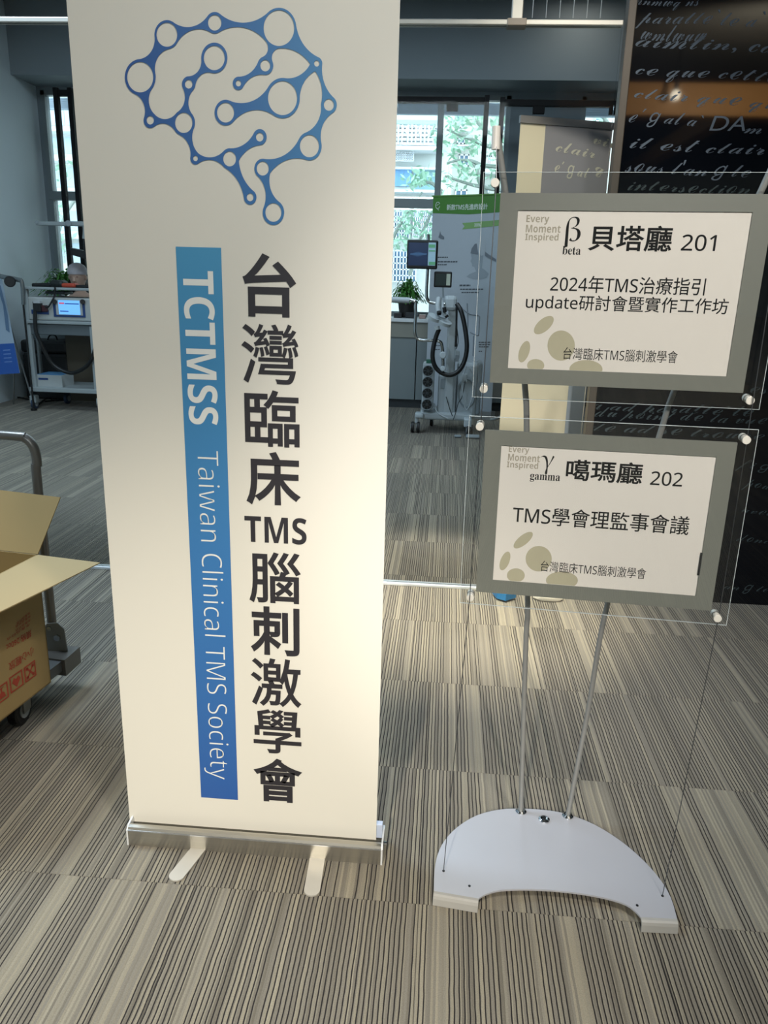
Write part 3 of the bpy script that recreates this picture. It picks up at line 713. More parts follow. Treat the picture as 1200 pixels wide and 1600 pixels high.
# fan unit
fb = dbox(659.5, 568, 678, 641, -.06, .2, 'fan_unit', MW, .01)
for (x, y) in ((669, 579.5), (668.4, 596.8), (667.8, 614.4), (667.2, 632)):
    c_ = D(x, y, -.066); f = MB(); f.lathe([(.0455, 0), (.0455, .006)], c_, 24, 'Y'); fo = f.build('fan', mat('fan_black', '0e1011', .5), fb)
    g_ = MB()
    for q in range(7):
        a_ = q*2*math.pi/7; g_.add([c_+Vector((.012*math.cos(a_), -.008, .012*math.sin(a_))), c_+Vector((.041*math.cos(a_+.3), -.008, .041*math.sin(a_+.3))), c_+Vector((.041*math.cos(a_+.62), -.0095, .041*math.sin(a_+.62)))], [(0, 1, 2)])
    g_.lathe([(.014, .008), (.012, .011)], c_, 14, 'Y'); o = g_.build('fan_blade', mat('fan_dark_grey', '3b4043', .4), fb)
    MB().tube([c_+Vector((.046*math.cos(t), -.007, .046*math.sin(t))) for t in np.linspace(0, 2*math.pi, 25)[:-1]], .003, 5, closed=True).build('fan_rim', MG, fb)
gl_ = dbox(666, 562, 676, 568, -.04, .06, 'green_connector', mat('dull_green', '2f6f5a', .4), .004)  # plain dull green block, not emissive
# base and wheels
bs = MB(); bs.box(*pxbox(656, 645, 738, 657, YD-.02, .3), .02); bs.box(*pxbox(648, 646, 662, 654, YD-.05, .12), .015); bs.box(*pxbox(648, 650, 654, 662, YD-.03, .06), .01); bs.box(*pxbox(725, 655, 737, 668, YD-.12, .12), .01); bs.build('base', MW, dv)
def caster(mb_t, mb_h, x, y, z, r, wd):
    mb_t.tube([(x-wd/2, y, z), (x-wd/2+.004, y, z), (x+wd/2-.004, y, z), (x+wd/2, y, z)], [r*.86, r, r, r*.86], 20)
    mb_h.cyl((x-wd/2-.003, y, z), (x+wd/2+.003, y, z), r*.55, 16)
def caster_obj(parent, x, y, r, wd=.03, tread=BP, hub=MW):
    t1, t2 = MB(), MB(); caster(t1, t2, x, y, r, r, wd); o = t1.build('wheel', tread, parent); t2.build('wheel_hub', hub, o); return o
pL = onZ(648, 671); pR = onZ(731, 683)
caster_obj(dv, pL.x-.015, 6.98, .05); caster_obj(dv, pL.x+.035, 6.98, .05); caster_obj(dv, pR.x+.0, 6.9, .05); caster_obj(dv, pR.x+.03, 7.0, .045, hub=MG); caster_obj(dv, -.1, 7.35, .045)
MB().box((pR.x-.02, 6.78, .004), (pR.x+.1, 6.86, .03), .012).box((pR.x-.12, 6.80, .004), (pR.x-.06, 6.85, .022), .01).build('foot_pedal', MG, dv)
# cables of the device
cb = MB()
for p in ([(712, 500, -.05), (716, 530, -.05), (713, 545, -.05)], [(727, 595, -.03), (722, 620, -.03), (716, 630, -.03), (712, 645, -.03), (708, 656, -.05)], [(697, 620, -.01), (703, 640, -.02), (707, 650, -.02)]):
    cb.tube(smooth_path([D(*q) for q in p], 6), .0035, 6)
cb.build('thin_cable', mat('cable_dark_grey', '33383c', .5), dv)
cb = MB()
for p in ([(728, 572, -.02), (722, 600, -.03), (728, 640, -.03), (738, 620, -.02), (740, 590, -.02), (734, 575, -.02)], [(678, 630, .0), (684, 645, -.05), (700, 654, -.06)]):
    cb.tube(smooth_path([D(*q) for q in p], 6), .006, 6)
cb.build('white_cable', MW, dv)
dbox(721.5, 584, 730, 598, -.03, .04, 'socket', MW, .006)
fl = MB().tube(smooth_path([onZ(742, 640, .03), onZ(758, 652, .012), onZ(772, 655, .012), onZ(786, 648, .012), onZ(800, 640, .012)], 8), .012, 8).build('floor_cable', MW); tag(fl, 'thick pale cable curling on the carpet right of the medical device', 'cable')

# ------------------------------------------------------------------ left medical trolley
YL = 7.36
tl = thing('medical_trolley', 'white two-shelf trolley on casters carrying a stimulator, at the left of the room', 'trolley', onY(100, 600, YL+.25).xy.to_3d())
def Lp(px, py, dy=0.): return onY(px, py, YL+dy)
def lbox(x0, y0, x1, y1, dy, depth, name, m, bev=.006, parent=tl):
    a_, b_ = pxbox(x0, y0, x1, y1, YL+dy, depth); return MB().box(a_, b_, bev).build(name, m, parent)
TW = mat('trolley_grey_white', '9fa8aa', .45, var=.03); TD = mat('trolley_apron', '5f686c', .5)
lbox(38, 449.5, 158, 453.5, -.02, .5, 'top_rail', TW)
lbox(38, 450, 44, 504, .0, .04, 'upper_post', TW); lbox(150, 452, 156, 504, .0, .04, 'upper_post', TW)
lbox(40, 502, 160, 507, -.02, .52, 'shelf', TW); lbox(44, 507, 156, 524, .01, .02, 'apron', TD)
lbox(43, 507, 52, 611, .0, .05, 'leg', TW); lbox(143, 510, 153, 611, .0, .05, 'leg', TW); 
lbox(58, 507, 62, 600, .42, .04, 'leg', TW)
lbox(46, 607, 162, 614, -.02, .5, 'shelf', TW)
for (x, y) in ((51.5, 640), (156, 644)):
    q = onZ(x, y); caster_obj(tl, q.x, YL+.04, .055, .035, mat('blue_grey_tread', '2d3f58', .5), mat('caster_grey', 'a3a9ab', .4))
    MB().box((q.x-.03, YL+.0, .06), (q.x+.03, YL+.08, .135), .008).build('caster_fork', TW, tl)
for (x) in (-3.85, -3.3): caster_obj(tl, x, YL+.42, .055, .035, mat('blue_grey_tread', '2d3f58'), mat('caster_grey', 'a3a9ab'))
st = thing('stimulator_unit', 'grey-white stimulator box with blue-framed lit screen on the trolley shelf', 'medical device', Lp(94, 502, .1))
def sbox(x0, y0, x1, y1, dy, depth, name, m, bev=.004, parent=None):
    a_, b_ = pxbox(x0, y0, x1, y1, YL+dy, depth); return MB().box(a_, b_, bev).build(name, m, parent or st)
sbox(44, 465, 146, 501.5, .0, .38, 'body', mat('stimulator_casing', 'b4b8b6', .45), .015)
sc = sbox(83, 470, 132.5, 495.5, -.008, .008, 'screen_frame', mat('navy_print', '1f3f78', .4), .003)
sbox(87, 466.5, 128.5, 492.5, -.012, .006, 'screen_bezel', mat('stimulator_casing', 'b4b8b6'), .002, sc)
s2 = sbox(91.5, 469.5, 124.5, 491.5, -.016, .004, 'screen', mat('lit_blue_screen', '6fb0f0', .3, emit=.9), 0, sc)
sq = MB(); sq.box(*pxbox(92, 472.5, 100, 475, YL-.018, .001)); sq.build('screen_red_bar', mat('screen_red', 'd0607a', .3, emit=.6), sc)
sq = MB(); sq.box(*pxbox(101, 474, 123, 475.5, YL-.018, .001)).box(*pxbox(94, 485.5, 107, 487, YL-.018, .001)); sq.build('screen_lines', mat('screen_navy', '24489c', .3, emit=.3), sc)
for x in (85, 129): MB().cyl(Lp(x, 471.5, -.035), Lp(x, 471.5, .0), .023, 18, .004).build('dial', BP, st)
sbox(49, 484, 76, 491, -.006, .006, 'blue_label', mat('navy_print', '1f3f78'), .001)
sbox(51, 471, 63, 487, -.05, .05, 'connector', BP, .006); sbox(63, 477, 73, 487, -.03, .03, 'connector', mat('dark_red_plastic', '4a2228', .5), .005)
sbox(51.5, 470, 62, 474, -.055, .06, 'connector_grip', mat('pale_grip', 'b7bcbf', .4), .003)
MB().tube(smooth_path([Lp(70, 478, -.04), Lp(75, 480, -.05), Lp(82, 469, -.04), Lp(85, 462, -.03), Lp(86, 449, -.03)], 6), .008, 8).build('black_lead', BP, st)
MB().tube(smooth_path([Lp(54.6, 486, -.06), Lp(55.7, 515, -.07), Lp(62, 532, -.06), Lp(80, 566, -.02), Lp(100, 580, .0), Lp(118, 582, .0), Lp(140, 567, -.03), Lp(150, 537, -.05), Lp(153, 500, -.03)], 8), .018, 10).build('coil_hose', BP, st)
# coil lying on top rail
cl = thing('treatment_coil', 'black and orange hand coil lying on the top rail of the trolley', 'medical coil', Lp(85, 449, .1))
MB().tube([Lp(51.5, 446, .1), Lp(80, 445.5, .1)], .022, 12).build('handle', BP, cl)
MB().box(*pxbox(76, 437.5, 98, 449.4, YL+.04, .14), .03).build('coil_body', mat('dark_green_black', '141c1b', .5), cl)
MB().box(*pxbox(95, 442.5, 116, 449.4, YL+.03, .12), .02).build('orange_band', mat('orange_red_plastic', 'b5442c', .5), cl)
MB().tube([Lp(114, 447, .08), Lp(130, 447.5, .08), Lp(150, 448, .08)], .014, 10).build('coil_lead', BP, cl)
# mannequin
mn = thing('mannequin_bust', 'flesh-coloured mannequin head in a white cap behind the trolley', 'mannequin', Lp(122, 500, .6))
YM = .74
SKN = mat('mannequin_skin', 'b99a88', .5, var=.05); sc_ = (YL+YM)/FPX*1.0
hc = Lp(121.5, 432, YM)
prof = [(0.012, -.115), (.045, -.105), (.062, -.08), (.075, -.04), (.082, 0), (.084, .035), (.078, .07), (.06, .1), (.03, .118), (.004, .122)]
mbh = MB(); mbh.lathe(prof, hc, 28, sy=1.15)
# shoulders and neck, one surface
mbh.lathe([(.2, -.36), (.205, -.33), (.19, -.25), (.15, -.2), (.09, -.17), (.056, -.15), (.052, -.11), (.056, -.08)], hc+Vector((.01, .02, 0)), 28, sy=.6)
mbh.lathe([(.018, -.02), (.012, .012), (.003, .03)], hc+Vector((0, -.085, -.025)), 10)
for sx in (-1, 1): mbh.lathe([(.004, -.025), (.016, -.01), (.018, .012), (.004, .025)], hc+Vector((sx*.083, .0, -.01)), 10)
mbh.build('head', SKN, mn, smooth=True)
mbc = MB(); mbc.lathe([(.092, .02), (.094, .04), (.09, .078), (.07, .11), (.035, .13), (.004, .135)], hc, 28, sy=1.15); mbc.build('cap', mat('white_cotton_cap', 'b9b4b8', .8, bump=.3), mn, smooth=True)
fm = MB()
for sx in (-1, 1): fm.lathe([(.004, -.004), (.012, 0), (.004, .004)], hc+Vector((sx*.032, -.083, -.004)), 10)
fm.lathe([(.004, -.004), (.02, 0), (.004, .004)], hc+Vector((0, -.077, -.062)), 12)
fm.build('face_features', mat('mannequin_lip', '94685c', .5), mn)
ms = thing('bust_table', 'low brown cabinet behind the trolley on which the mannequin stands', 'cabinet', Lp(122, 600, .5))
zb = hc.z-.36
a_, b_ = pxbox(104, 520, 146, 598, YL+.62, .32)
MB().box((a_[0], a_[1], 0), (b_[0]+.3, b_[1], zb), .006).build('body', mat('brown_grey_cabinet', '5e5647', .6), ms)
MB().box((a_[0]-.02, a_[1]-.03, zb-.025), (b_[0]+.32, b_[1]+.02, zb), .004).build('top', TW, ms)
# printer-like things behind the stimulator
pr = MB().box(*pxbox(70, 455, 100, 460, YL+.2, .2), .01).build('paper_tray', mat('tray_grey', '6f777a', .5)); pr.location.z = 0; tag(pr, 'flat grey tray lying on top of the stimulator box', 'tray')
# bag and boxes under
bx = thing('black_equipment_case', 'black equipment cases stacked on the floor behind the trolley legs', 'case', Lp(65, 580, .5))
a_, b_ = pxbox(31, 532, 104, 552, YL+.66, .3); MB().box(a_, b_, .03).build('case_lid', BP, bx)
a_, b_ = pxbox(36, 553, 105, 584, YL+.64, .3); MB().box((a_[0], a_[1], 0), (b_[0], b_[1], b_[2]), .02).build('case_body', mat('black_case_body', '16191c', .6), bx)
MB().tube(smooth_path([Lp(74, 532, .76), Lp(78, 524, .76), Lp(86, 524, .76), Lp(90, 532, .76)], 6), .008, 8).build('handle', BP, bx)
wbx = thing('glove_box', 'small white carton with blue top standing on the lower trolley shelf', 'box', Lp(80, 606, .1))
a_, b_ = pxbox(57.7, 586, 97, 606.3, YL+.04, .25); MB().box(a_, b_, .003).build('carton', mat('white_carton', 'b6bcbc', .6), wbx)
MB().box((a_[0]+.004, a_[1]+.004, b_[2]-.001), (b_[0]-.004, b_[1]-.004, b_[2]+.003)).build('blue_top', mat('blue_carton_print', '4f86b4', .6, var=.3, scale=25), wbx)
MB().box(*pxbox(60, 590.5, 75, 593.5, YL+.038, .003)).build('carton_mark', mat('navy_print', '1f3f78'), wbx)
# arm lamp at the top
la = thing('articulated_arm', 'long white articulated arm reaching from behind the banner over the trolley', 'arm', Lp(135, 640, .3))
YA = .52
a_, b_ = pxbox(55.5, 346, 105, 352.5, YL+YA, .06); MB().box(a_, b_, .008).build('arm_link', TW, la)
a_, b_ = pxbox(103, 345.5, 133, 353, YL+YA, .07); MB().box(a_, b_, .01).build('arm_link', TW, la)
MB().cyl(Lp(106.5, 349, YA-.04), Lp(106.5, 349, YA+.08), .028, 18, .004).cyl(Lp(57, 347, YA-.02), Lp(57, 347, YA+.05), .016, 14).build('arm_joint', MG, la)
MB().tube(smooth_path([Lp(128, 350, YA+.03), Lp(132, 356, YA+.03), Lp(131, 373, YA+.03)], 6), .016, 10).build('elbow', TW, la)
MB().cyl(Lp(131.5, 373, YA+.03), Lp(133, 395, YA+.03), .012).build('black_rod', BP, la)
MB().prism([Lp(109, 387, YA), Lp(140, 394, YA), Lp(142, 407, YA), Lp(110.5, 398, YA)], (0, .12, 0)).build('black_head', BP, la)
MB().cyl(Lp(146, 352, YA+.03), Lp(165, 636, YA+.03), .02).build('arm_column', TW, la)
# stand arm at left
sa = thing('arm_stand', 'slim grey stand with hinged tube arm and round black joint, left of the trolley', 'stand', Lp(39, 560, .0))
MB().tube(smooth_path([Lp(-14, 425, -.05), Lp(0, 431.5, -.05), Lp(20, 435.5, -.05), Lp(33, 438, -.05)], 5), .022, 10).build('tube_arm', mat('grey_tube', '7c8487', .3, metal=.6), sa)
MB().tube(smooth_path([Lp(33, 437, -.05), Lp(35, 445, -.05), Lp(36, 460, -.05), Lp(36.5, 476, -.05)], 5), .018, 10).build('upright_tube', mat('grey_tube', '7c8487'), sa)
q = onZ(44, 632); e_ = Lp(36.5, 476, -.05)
MB().cyl(e_, (e_.x+.0, e_.y, .02), .009).cyl((e_.x, e_.y, 0), (e_.x, e_.y, .02), .03).build('thin_post', BP, sa)
MB().cyl(Lp(15.5, 440, -.12), Lp(15.5, 440, -.02), .05, 20, .008).build('round_joint', BP, sa)
# plant left
pf = Lp(100, 500, .95)
fern(pf.x-.05, YL+1.15, .93, .42, .5, 'leafy green plant on the window sill counter behind the mannequin', 9, 170)
plt = thing('left_counter', 'pale low counter under the left window carrying the leafy plant', 'counter', (-3.7, 8.6, 0))
MB().box((-4.45, 8.34, .895), (-2.3, 8.85, .93), .004).build('worktop', WHT, plt); 
for k in range(3): MB().box((-4.44+.715*k, 8.36, .08), (-4.44+.715*k+.705, 8.83, .895), .003).build('door', GRY, plt)
MB().box((-4.4, 8.4, 0), (-2.35, 8.8, .08)).build('plinth', mat('dark_plinth', '2d3235'), plt)
# floor leads
for (pts, lb) in (([(0, 627), (10, 624), (28, 621), (44, 624)], 'black power lead looping on the carpet left of the trolley'), ([(60, 632), (74, 622), (88, 626), (104, 624), (70, 627)], 'coiled power leads on the carpet under the trolley')):
    o = MB().tube(smooth_path([onZ(x, y, .009) for x, y in pts], 8), .009, 6).build('power_lead', BP); tag(o, lb, 'cable')
# blue poster stand at far left
ps = thing('poster_stand', 'small leaning blue and white poster on a thin metal stand at the left edge', 'poster', (-4.0, 7.6, 0))
YS = 7.35
A1, A2, A3, A4 = onY(-20, 430, YS+.12), onY(2, 431, YS+.12), onY(31, 583, YS-.05), onY(-12, 586, YS-.05)
MB().prism([A1, A2, A3, A4], (0, .004, 0)).build('sheet', mat('poster_pale', '9fb2c4', .5), ps)
MB().prism([A4.lerp(A1, .31)+Vector((0, -.003, 0)), A3.lerp(A2, .31)+Vector((0, -.003, 0)), A3+Vector((0, -.003, 0)), A4+Vector((0, -.003, 0))], (0, .002, 0)).build('blue_panel', mat('print_blue', '2355a4', .5), ps)
pc = MB(); P_ = lambda u, v: A4.lerp(A3, u).lerp(A1.lerp(A2, u), v)+Vector((0, -.004, 0))
pc.add([P_(.55, .94), P_(.85, .9), P_(.96, .6), P_(.9, .42), P_(.75, .45), P_(.8, .7)], [(0, 1, 2, 3, 4, 5)]); pc.build('device_print', mat('print_steel_blue', '5d7896', .5), ps)
pc = MB()
for v in (.24, .20, .16, .12): pc.add([P_(.5, v), P_(.8, v), P_(.8, v+.008), P_(.5, v+.008)], [(0, 1, 2, 3)])
pc.build('body_print', mat('print_sky', '6f93cc', .5), ps)
lg = onZ(46, 605)
MB().cyl(A3+Vector((-.06, .01, .02)), (-4.34, 7.62, .006) if True else 0, .008, 8).cyl(A4+Vector((.05, .01, 0)), (A4.x+.1, A4.y-.2, .006), .008, 8).cyl(A1.lerp(A2, .5)+Vector((0, .02, 0)), (A1.x+.25, 7.62, .006), .008, 8).build('stand_leg', mat('silver_leg', 'a8adb0', .3, metal=.7), ps)

# ------------------------------------------------------------------ beige roll-up behind the glass
YR = 3.62
bz = thing('beige_banner', 'plain beige and grey roll-up banner standing behind the two hall signs', 'banner', (.47, YR, 0))
p0 = onY(814, 186, YR-.03); p1 = onY(957, 201, YR+.10)
bn = Vector((p1.x-p0.x, p1.y-p0.y, 0)).normalized(); bnn = Vector((bn.y, -bn.x, 0)); bo = Vector((p0.x, p0.y, 0)); Wb = Vector((p1.x-p0.x, p1.y-p0.y, 0)).length; zb_ = (p0.z+p1.z)/2
def bq(u, z, off=0.): return bo+bn*u+bnn*off+Vector((0, 0, z))
MB().prism([bq(0, .08), bq(Wb, .08), bq(Wb, zb_), bq(0, zb_)], bnn*-.002).build('sheet', mat('beige_vinyl', 'e6dabd', .35, var=.03, scale=4), bz)
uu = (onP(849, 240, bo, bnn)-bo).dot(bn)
MB().prism([bq(uu, .95, .001), bq(Wb, .95, .001), bq(Wb, zb_, .001), bq(uu, zb_, .001)], bnn*.0008).build('grey_area', mat('grey_lilac_area', '8f8d90', .3, var=.05, scale=3), bz)  # grey-lilac area over the upper right of the sheet
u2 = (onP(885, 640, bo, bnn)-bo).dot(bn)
MB().prism([bq(u2, .08, .001), bq(Wb, .08, .001), bq(Wb, .95, .001), bq(u2, .95, .001)], bnn*.0008).build('grey_area', mat('blue_grey_area', '9ba4ac', .3, var=.05, scale=3), bz)  # blue-grey area over the lower right of the sheet
MB().prism([bq(-.005, zb_-.01, .008), bq(Wb+.005, zb_-.01, .008), bq(Wb+.005, zb_+.018, .008), bq(-.005, zb_+.018, .008)], bnn*-.016).build('top_bar', ALU, bz)
MB().prism([bq(-.02, 0, .06), bq(Wb+.02, 0, .06), bq(Wb+.02, .09, .06), bq(-.02, .09, .06)], bnn*-.12).build('base_housing', ALU, bz)
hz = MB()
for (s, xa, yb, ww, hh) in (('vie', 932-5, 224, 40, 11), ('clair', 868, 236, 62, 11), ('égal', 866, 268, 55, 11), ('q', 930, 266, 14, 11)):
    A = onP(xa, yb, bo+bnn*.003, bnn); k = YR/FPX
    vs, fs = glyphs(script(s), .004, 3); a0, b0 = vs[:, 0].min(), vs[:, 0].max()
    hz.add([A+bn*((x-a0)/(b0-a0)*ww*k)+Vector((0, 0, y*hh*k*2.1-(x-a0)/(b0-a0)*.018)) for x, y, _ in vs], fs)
hz.build('handwriting', mat('cream_script_reflection', 'c2beac', .5), bz)  # reflected wall writing drawn onto the sheet as lettering
# shoes-like items seen under the lower sign
it = MB().prism([onZ(769, 927, .01), onZ(806, 934, .01), onZ(790, 939, .01), onZ(776, 935, .01)], (0, 0, .03)).build('blue_box', mat('blue_carton', '2f7fb5', .5)); tag(it, 'small blue item on the carpet just below the lower sign, left of the stand pole', 'box')
it = MB(); c_ = onZ(856, 937, 0); it.lathe([(.06, .003), (.065, .01), (.06, .02), (.03, .024)], (c_.x, c_.y, 0), 20, sy=.5); it = it.build('white_foot_plate', mat('offwhite_plastic', 'c8c2b2', .5), smooth=True); tag(it, 'small off-white oval plate on the carpet below the lower sign, right of the stand pole', 'plate')

# ================================================================== TALL BANNER
YBN = 1.565
bb = thing('rollup_banner', 'tall cream roll-up banner with blue network brain logo and vertical society name', 'banner', (-.41, YBN, 0))
VIN = mat('cream_banner_vinyl', 'dedbd0', .42, var=.012, scale=3)
q0 = onY(203, 1288, YBN); q1 = onY(590, 1313, YBN); BX0, BX1 = q0.x, q1.x
BX0 = (BX0+onY(104, 0, YBN).x)/2; BX1 = (BX1+onY(622, 0, YBN).x)/2
# sheet: a gently bowed thin vinyl
sh = MB(); nx, nz = 24, 30; zb0, zb1 = .03, 2.0
for side_ in (0, 1):
    pass
vs = []; fs = []
for j in range(nz+1):
    for i in range(nx+1):
        u = i/nx; v = j/nz
        vs.append((BX0+(BX1-BX0)*u, YBN, zb0+(zb1-zb0)*v))
for j in range(nz):
    for i in range(nx):
        k = j*(nx+1)+i; fs.append((k, k+1, k+nx+2, k+nx+1))
n0 = len(vs); vs += [(x, y+.0006, z) for x, y, z in vs]; fs += [tuple(i+n0 for i in f[::-1]) for f in fs]
for i in range(nx): fs.append((i+1, i, n0+i, n0+i+1)); t_ = nz*(nx+1)+i; fs.append((t_, t_+1, n0+t_+1, n0+t_))
for j in range(nz): k = j*(nx+1); fs.append((k, k+nx+1, n0+k+nx+1, n0+k)); k += nx; fs.append((k+nx+1, k, n0+k, n0+k+nx+1))
sh.add(vs, fs).build('banner_sheet', VIN, bb)
MB().box((BX0-.005, YBN-.01, 2.0), (BX1+.005, YBN+.012, 2.025), .004).build('top_rail', ALU, bb)
MB().cyl((-.42, YBN+.03, .03), (-.42, YBN+.03, 2.0), .008).build('support_pole', ALU, bb)
YI = YBN-.0006
def bxz(px, py): p = onY(px, py, YI); return p.x, p.z
# blue strip
cs = [bxz(*p) for p in ((271.3, 385), (342.7, 387.3), (374, 1250), (317, 1246))]
sx0 = (cs[0][0]+cs[3][0])/2; sx1 = (cs[1][0]+cs[2][0])/2; sz1 = (cs[0][1]+cs[1][1])/2; sz0 = (cs[2][1]+cs[3][1])/2
BLUE = gradmat('blue_strip_ink', [(sz0, '2c5aa0'), (sz0+(sz1-sz0)*.5, '3a77b2'), (sz1, '4893be')], 2, .4)
MB().box((sx0, YI-.0002, sz0), (sx1, YI+.0003, sz1)).build('blue_strip', BLUE, bb)
WL = mat('white_lettering_ink', 'e4e6e2', .45); DK = mat('charcoal_lettering_ink', '2c2a2f', .45)
def rot_text(s, px_pts, z_pts, bold, cap, name, ref):
    (xa, ya), (xb, yb) = px_pts       # left / right px of cap height near start
    u0 = bxz(xa, ya)[0]; u1 = bxz(xb, yb)[0]; v1 = bxz((xa+xb)/2, z_pts[0])[1]; v0 = bxz((xa+xb)/2+(z_pts[1]-z_pts[0])*.03, z_pts[1])[1]; full = glyphs(s)[0][:, 0]; acc = ''
    rv = embolden(*glyphs(ref), bold)[0]; c, d = rv[:, 1].min(), rv[:, 1].max(); a, b = full.min(), full.max()
    for w_ in s.split(' '):
      acc += w_; e_ = glyphs(acc)[0][:, 0].max(); acc += ' '
      vs, fs = embolden(*glyphs(w_, 0, 6), bold); vs[:, 0] += e_-glyphs(w_)[0][:, 0].max()
      m_ = MB(); m_.add([(u0+(y-c)/(d-c)*(u1-u0), YI-.0006+_, v1-(x-a)/(b-a)*(v1-v0)) for x, y, _ in vs], fs); m_.build(name, WL, bb)
rot_text(sansb('TCTMSS'), ((286.5, 444), (333.5, 440)), (423.2, 663.4), .0, 0, 'acronym_lettering', sansb('T'))
rot_text(sansr('Taiwan Clinical TMS Society'), ((309, 712), (340.7, 710)), (703.6, 1217.7), -.016, 0, 'society_name_lettering', sansr('T'))
CH = [('台', 379.2, 462.9, 395, 496.5), ('灣', 377.5, 466.3, 505.2, 601), ('臨', 382.4, 468, 608.7, 699.3), ('床', 384.4, 470, 705, 790.8), ('TMS', 382.4, 479, 806.6, 850),
      ('腦', 389, 470, 862, 944), ('刺', 391.4, 467.9, 947, 1025), ('激', 392, 470.9, 1028, 1105), ('學', 396, 470.9, 1108, 1178.4), ('會', 396.5, 472.4, 1184.4, 1254.3)]
for s, xa, xb, ya, yb in CH:
    u0 = bxz(xa, (ya+yb)/2)[0]; u1 = bxz(xb, (ya+yb)/2)[0]; v1 = bxz((xa+xb)/2, ya+1)[1]; v0 = bxz((xa+xb)/2, yb-1)[1]
    m_ = MB(); place_text(m_, sansb(s), Vector((0, YI-.0004, 0)), UX, UZ, u0, u1, v0, v1, {'灣': .008, '臨': .013, '激': .013, '學': .012, '腦': .014, 'TMS': 0}.get(s, .021)); m_.build('printed_character' if s != 'TMS' else 'printed_word', DK, bb)
# brain logo: signed-distance field, smooth-joined, marching squares
s3 = 3.0
RG = [((303, 163), (47, 58), 57, 72), ((178, 362), (62, 70), 73, 86), ((527, 107), (31, 37), 42, 54), ((828, 132), (70, 86), 84, 94), ((1005, 298), (12, 15), 26, 33), ((1062, 492), (23, 28), 38, 44), ((971, 685), (44, 53), 58, 68),
      ((752, 790), (29, 32), 41, 46), ((802, 996), (38, 43), 52, 59), ((525, 272), (49, 57), 62, 73), ((405, 395), (17, 21), 32, 39), ((225, 564), (17, 20), 32, 38), ((382, 576), (41, 47), 54, 62), ((437, 743), (11, 13), 25, 30),
      ((597, 745), (31, 34), 44, 50), ((738, 643), (17, 21), 33, 39), ((693, 925), (16, 18), 31, 35), ((764, 308), (23, 27), 38, 45), ((638, 391), (12, 15), 27, 33), ((578, 528), (41, 45), 52, 62), ((845, 460), (68, 80), 82, 95)]
LK = [(0, 1), (0, 2), (2, 3), (3, 4), (4, 5), (5, 6), (6, 7), (7, 8), (9, 10), (10, 12), (1, 11), (11, 12), (12, 13), (13, 14), (14, 15), (14, 16), (3, 17), (17, 18), (19, 20), (20, 4)]
gw, gh, st_ = 1200, 1110, 4.0
gx = np.arange(60, 1140, st_); gy = np.arange(10, 1090, st_); GX, GY = np.meshgrid(gx, gy); ASP = 1.17; GY = GY/ASP
def ell(c, rx, ry): 
    r_ = (rx+ry/ASP)/2; return np.hypot(GX-c[0], GY-c[1]/ASP)-r_
def smin(a, b, k):
    h = np.clip(.5+.5*(b-a)/k, 0, 1); return b*(1-h)+a*h-k*h*(1-h)
field = None; discs = [ell(c, ro-1, ryo-1) for c, _, ro, ryo in RG]
tot = np.full(GX.shape, 1e3)
for dd in discs: tot = np.minimum(tot, dd)
NK = [20, 7, 9, 17, 8, 14, 11, 13, 10, 9, 12, 9, 10, 5, 14, 14, 13, 10, 18, 13]
NK = dict(zip([(0, 1), (0, 2), (2, 3), (3, 4), (4, 5), (5, 6), (6, 7), (7, 8), (9, 10), (10, 12), (1, 11), (11, 12), (12, 13), (13, 14), (14, 15), (14, 16), (3, 17), (17, 18), (19, 20), (20, 4)], NK))
for i, j in LK:
    a = np.array(RG[i][0], float); b = np.array(RG[j][0], float); a[1] /= ASP; b[1] /= ASP; d = b-a; Ld = np.hypot(*d); d /= Ld; nrm2 = np.array([-d[1], d[0]])
    ra, rb = [(RG[k][2]-1+(RG[k][3]-1)/ASP)/2 for k in (i, j)]; nk = NK[(i, j)]
    # the neck narrows as Rf shrinks: choose the side that meets nk
    def neck(Rf):
        x = (Ld*Ld+(ra+Rf)**2-(rb+Rf)**2)/(2*Ld); y2 = (ra+Rf)**2-x*x; ok = y2 > 0 and .02*Ld < x < .98*Ld; return (math.sqrt(y2)-Rf if ok else -99), x, y2
    best = min((abs(neck(R_)[0]-nk), R_) for R_ in np.geomspace(4, 1500, 400)); Rf = best[1]; _, x, y2 = neck(Rf); y = math.sqrt(max(y2, 1))
    F1 = a+d*x+nrm2*y; F2 = a+d*x-nrm2*y; P4 = [a, F1, b, F2]
    kite = np.full(GX.shape, -1e3); cen = a+d*x
    for k in range(4):
        p, q = P4[k], P4[(k+1) % 4]; e = (q-p)/np.hypot(*(q-p)); nn_ = np.array([e[1], -e[0]])
        if (cen-p) @ nn_ > 0: nn_ = -nn_
        kite = np.maximum(kite, (GX-p[0])*nn_[0]+(GY-p[1])*nn_[1])
    g1 = Rf-np.hypot(GX-F1[0], GY-F1[1]); g2 = Rf-np.hypot(GX-F2[0], GY-F2[1])
    tot = np.minimum(tot, np.maximum(kite, np.maximum(g1, g2)))
for c, (ri, ryi), _, _ in RG: tot = np.maximum(tot, -ell(c, ri, ryi))
lm = MB(); vid = {}
def vert(key, x, y):
    if key not in vid:
        px = 160+x/s3; py = y/s3; X_, Z_ = bxz(px, py); vid[key] = len(lm.v); lm.v.append((X_, YI-.0006, Z_))
    return vid[key]
ny_, nx_ = tot.shape
